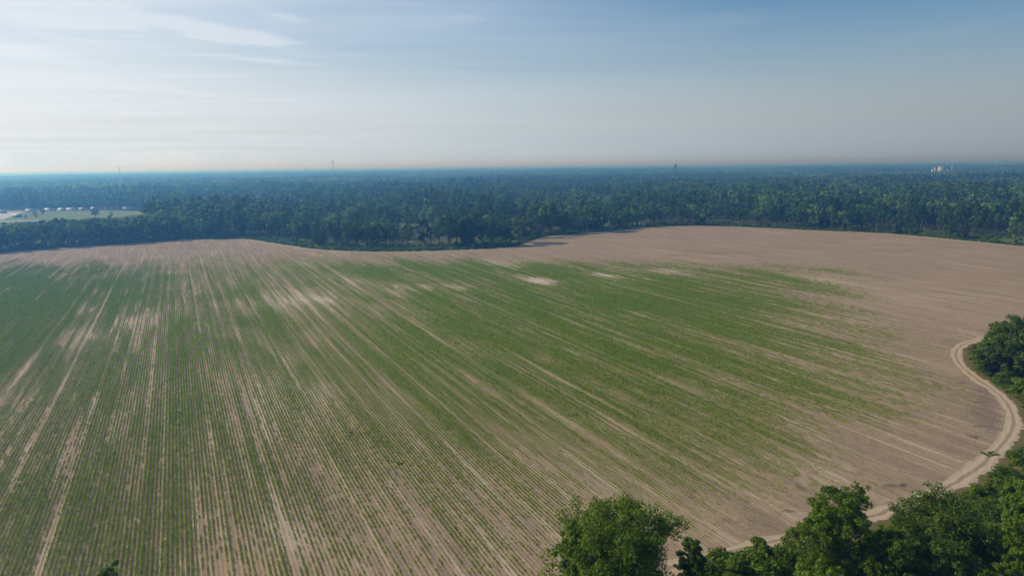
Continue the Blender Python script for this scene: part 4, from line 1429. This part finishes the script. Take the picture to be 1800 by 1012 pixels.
# ------------------------------------------------------------------ air
mb = MB()
mb.box(-29500, 29500, -1450, 31000, -1.0, 94.0)
m, nt = new_mat('haze')
t = NT(nt)
pv = nt.nodes.new('ShaderNodeVolumePrincipled')
pv.inputs['Color'].default_value = (0.135, 0.425, 0.95, 1)
pv.inputs['Absorption Color'].default_value = (1, 1, 1, 1)
pv.inputs['Density'].default_value = 0.00043
pv.inputs['Anisotropy'].default_value = 0.55
oo = nt.nodes.new('ShaderNodeOutputMaterial')
nt.links.new(pv.outputs[0], oo.inputs['Volume'])
hz = link('haze', mb.mesh('haze', m))
tag(hz, 'thin blue morning haze over the fields and woods', 'haze', None, 'stuff')

# ------------------------------------------------------------------ light
SUN_AZ, SUN_EL = R(-76), R(31)          # bearing from the view direction, to the left
sd = bpy.data.lights.new('sun', 'SUN')
sd.energy = 4.4
sd.angle = R(0.6)
sd.color = (1.0, 0.93, 0.82)
sun = bpy.data.objects.new('sun', sd)
col.objects.link(sun)
sv = Vector((math.sin(SUN_AZ) * math.cos(SUN_EL), math.cos(SUN_AZ) * math.cos(SUN_EL), math.sin(SUN_EL)))
sun.rotation_euler = sv.to_track_quat('Z', 'Y').to_euler()
sun.location = (0, 0, 200)

w = bpy.data.worlds.new('World')
scene.world = w
w.use_nodes = True
nt = w.node_tree
nt.nodes.clear()
t = NT(nt)
sky = nt.nodes.new('ShaderNodeTexSky')
sky.sky_type = 'NISHITA'
sky.sun_disc = False
sky.sun_elevation = SUN_EL
sky.sun_rotation = SUN_AZ
sky.altitude = 0
sky.air_density = 1.0
sky.dust_density = 1.0
sky.ozone_density = 1.6
gen = t.coords('Generated')
sp = nt.nodes.new('ShaderNodeSeparateXYZ')
t.l(gen, sp.inputs[0])
zc = t.math('MAXIMUM', sp.outputs[2], 0.02)
cb2 = nt.nodes.new('ShaderNodeCombineXYZ')
t.l(t.math('DIVIDE', sp.outputs[0], zc), cb2.inputs[0])
t.l(t.math('DIVIDE', sp.outputs[1], zc), cb2.inputs[1])
plane = cb2.outputs[0]                  # cirrus sheet one unit overhead


def plane_pt(px, py):
    d = ray(px, py)
    return np.array([d.x / d.z, d.y / d.z])


def streak(p0, p1, width, power):
    """soft wisp between two points of the cirrus sheet"""
    a, b = plane_pt(*p0), plane_pt(*p1)
    c = (a + b) / 2
    d = b - a
    L_ = np.linalg.norm(d) / 2
    an = math.atan2(d[1], d[0])
    mp = nt.nodes.new('ShaderNodeMapping')
    mp.vector_type = 'TEXTURE'
    t.l(plane, mp.inputs[0])
    mp.inputs['Location'].default_value = (c[0], c[1], 0)
    mp.inputs['Rotation'].default_value = (0, 0, an)
    mp.inputs['Scale'].default_value = (L_, width, 1)
    v = nt.nodes.new('ShaderNodeVectorMath')
    v.operation = 'LENGTH'
    wob = nt.nodes.new('ShaderNodeVectorMath')
    wob.operation = 'ADD'
    nn = nt.nodes.new('ShaderNodeTexNoise')
    t.l(plane, nn.inputs['Vector'])
    nn.inputs['Scale'].default_value = 1.1
    nn.inputs['Detail'].default_value = 6
    sc_ = nt.nodes.new('ShaderNodeVectorMath')
    sc_.operation = 'MULTIPLY_ADD'
    t.l(nn.outputs['Color'], sc_.inputs[0])
    sc_.inputs[1].default_value = (0.7, 2.4, 0)
    sc_.inputs[2].default_value = (-0.35, -1.2, 0)
    t.l(mp.outputs[0], wob.inputs[0])
    t.l(sc_.outputs[0], wob.inputs[1])
    t.l(wob.outputs[0], v.inputs[0])
    return t.math('MULTIPLY', t.ramp(v.outputs['Value'], [(0.0, 1.0), (0.45, 0.42), (1.1, 0.0)]), power)


fib = t.noise(t.mapping(plane, scale=(0.35, 1.6, 1), rot=(0, 0, R(18))), 1.0, 6, 0.62, 0.6)
soft = t.noise(t.mapping(plane, scale=(0.10, 0.22, 1), rot=(0, 0, R(10)), loc=(2.3, 0.7, 0)), 1.0, 4, 0.55, 0.4)
left = t.ramp(t.math('ADD', t.math('MULTIPLY', sp.outputs[0], -0.9), 0.55), [(0.25, 0.0), (0.95, 1.0)])
veil = t.math('MULTIPLY', t.ramp(soft, [(0.22, 0.0), (0.60, 1.0)]), t.math('ADD', t.math('MULTIPLY', left, 1.0), 0.08))
st = None
for args in (((180, 5), (560, 98), 0.34, 0.9), ((330, 50), (545, 92), 0.12, 0.6), ((-80, 10), (300, 45), 0.9, 0.9), ((420, 5), (540, 45), 0.14, 0.35), ((-60, 128), (330, 165), 0.9, 0.75), ((250, 85), (640, 125), 0.3, 0.4),
             ((180, 150), (560, 185), 0.45, 0.4), ((-50, 100), (200, 105), 0.8, 0.3), ((700, 60), (900, 15), 0.35, 0.16), ((1050, 60), (1500, 20), 0.5, 0.14), ((1500, 80), (1850, 25), 0.35, 0.16)):
    x = streak(*args)
    st = x if st is None else t.math('ADD', st, x)
st = t.math('MULTIPLY', st, t.ramp(fib, [(0.30, 0.2), (0.66, 1.9)]))
cl = t.math('ADD', t.math('MULTIPLY', veil, t.ramp(fib, [(0.2, 0.6), (0.7, 1.0)])), st, clamp=True)
hsv = nt.nodes.new('ShaderNodeHueSaturation')
hsv.inputs['Saturation'].default_value = 1.55
hsv.inputs['Value'].default_value = 0.93
t.l(sky.outputs[0], hsv.inputs['Color'])
lit = t.ramp(t.math('ADD', t.math('MULTIPLY', sp.outputs[0], -0.62), 0.5), [(0.1, (2.75, 3.15, 3.7)), (0.5, (4.7, 5.3, 5.9)), (0.87, (6.7, 6.9, 7.0))])
low = t.ramp(sp.outputs[2], [(0.0, 0.95), (0.08, 0.75), (0.14, 0.40), (0.21, 0.10), (0.35, 0.0)])
c = t.mix(low, hsv.outputs[0], lit)
c = t.mix(t.ramp(sp.outputs[2], [(0.0, 1.0), (0.018, 0.45), (0.06, 0.0)]), c, t.mix(1.0, c, (0.80, 0.98, 1.20), 'MULTIPLY'))
c = t.mix(t.math('MULTIPLY', cl, 0.85, clamp=True), c, t.mix(1.0, lit, (1.13, 1.15, 1.20), 'MULTIPLY'))
bg = nt.nodes.new('ShaderNodeBackground')
t.l(c, bg.inputs[0])
bg.inputs[1].default_value = 0.11
wo = nt.nodes.new('ShaderNodeOutputWorld')
nt.links.new(bg.outputs[0], wo.inputs[0])

# ------------------------------------------------------------------ render settings
vs = scene.view_settings
vs.view_transform = 'Standard'
vs.look = 'None'
vs.exposure = 0.0
vs.gamma = 1.0
cy = scene.cycles
cy.use_denoising = True
cy.denoising_prefilter = 'ACCURATE'
cy.use_adaptive_sampling = False
cy.max_bounces = 5
cy.diffuse_bounces = 2
cy.glossy_bounces = 1
cy.transmission_bounces = 3
cy.transparent_max_bounces = 8
cy.volume_bounces = 0
cy.caustics_reflective = False
cy.caustics_refractive = False
scene.render.use_persistent_data = False
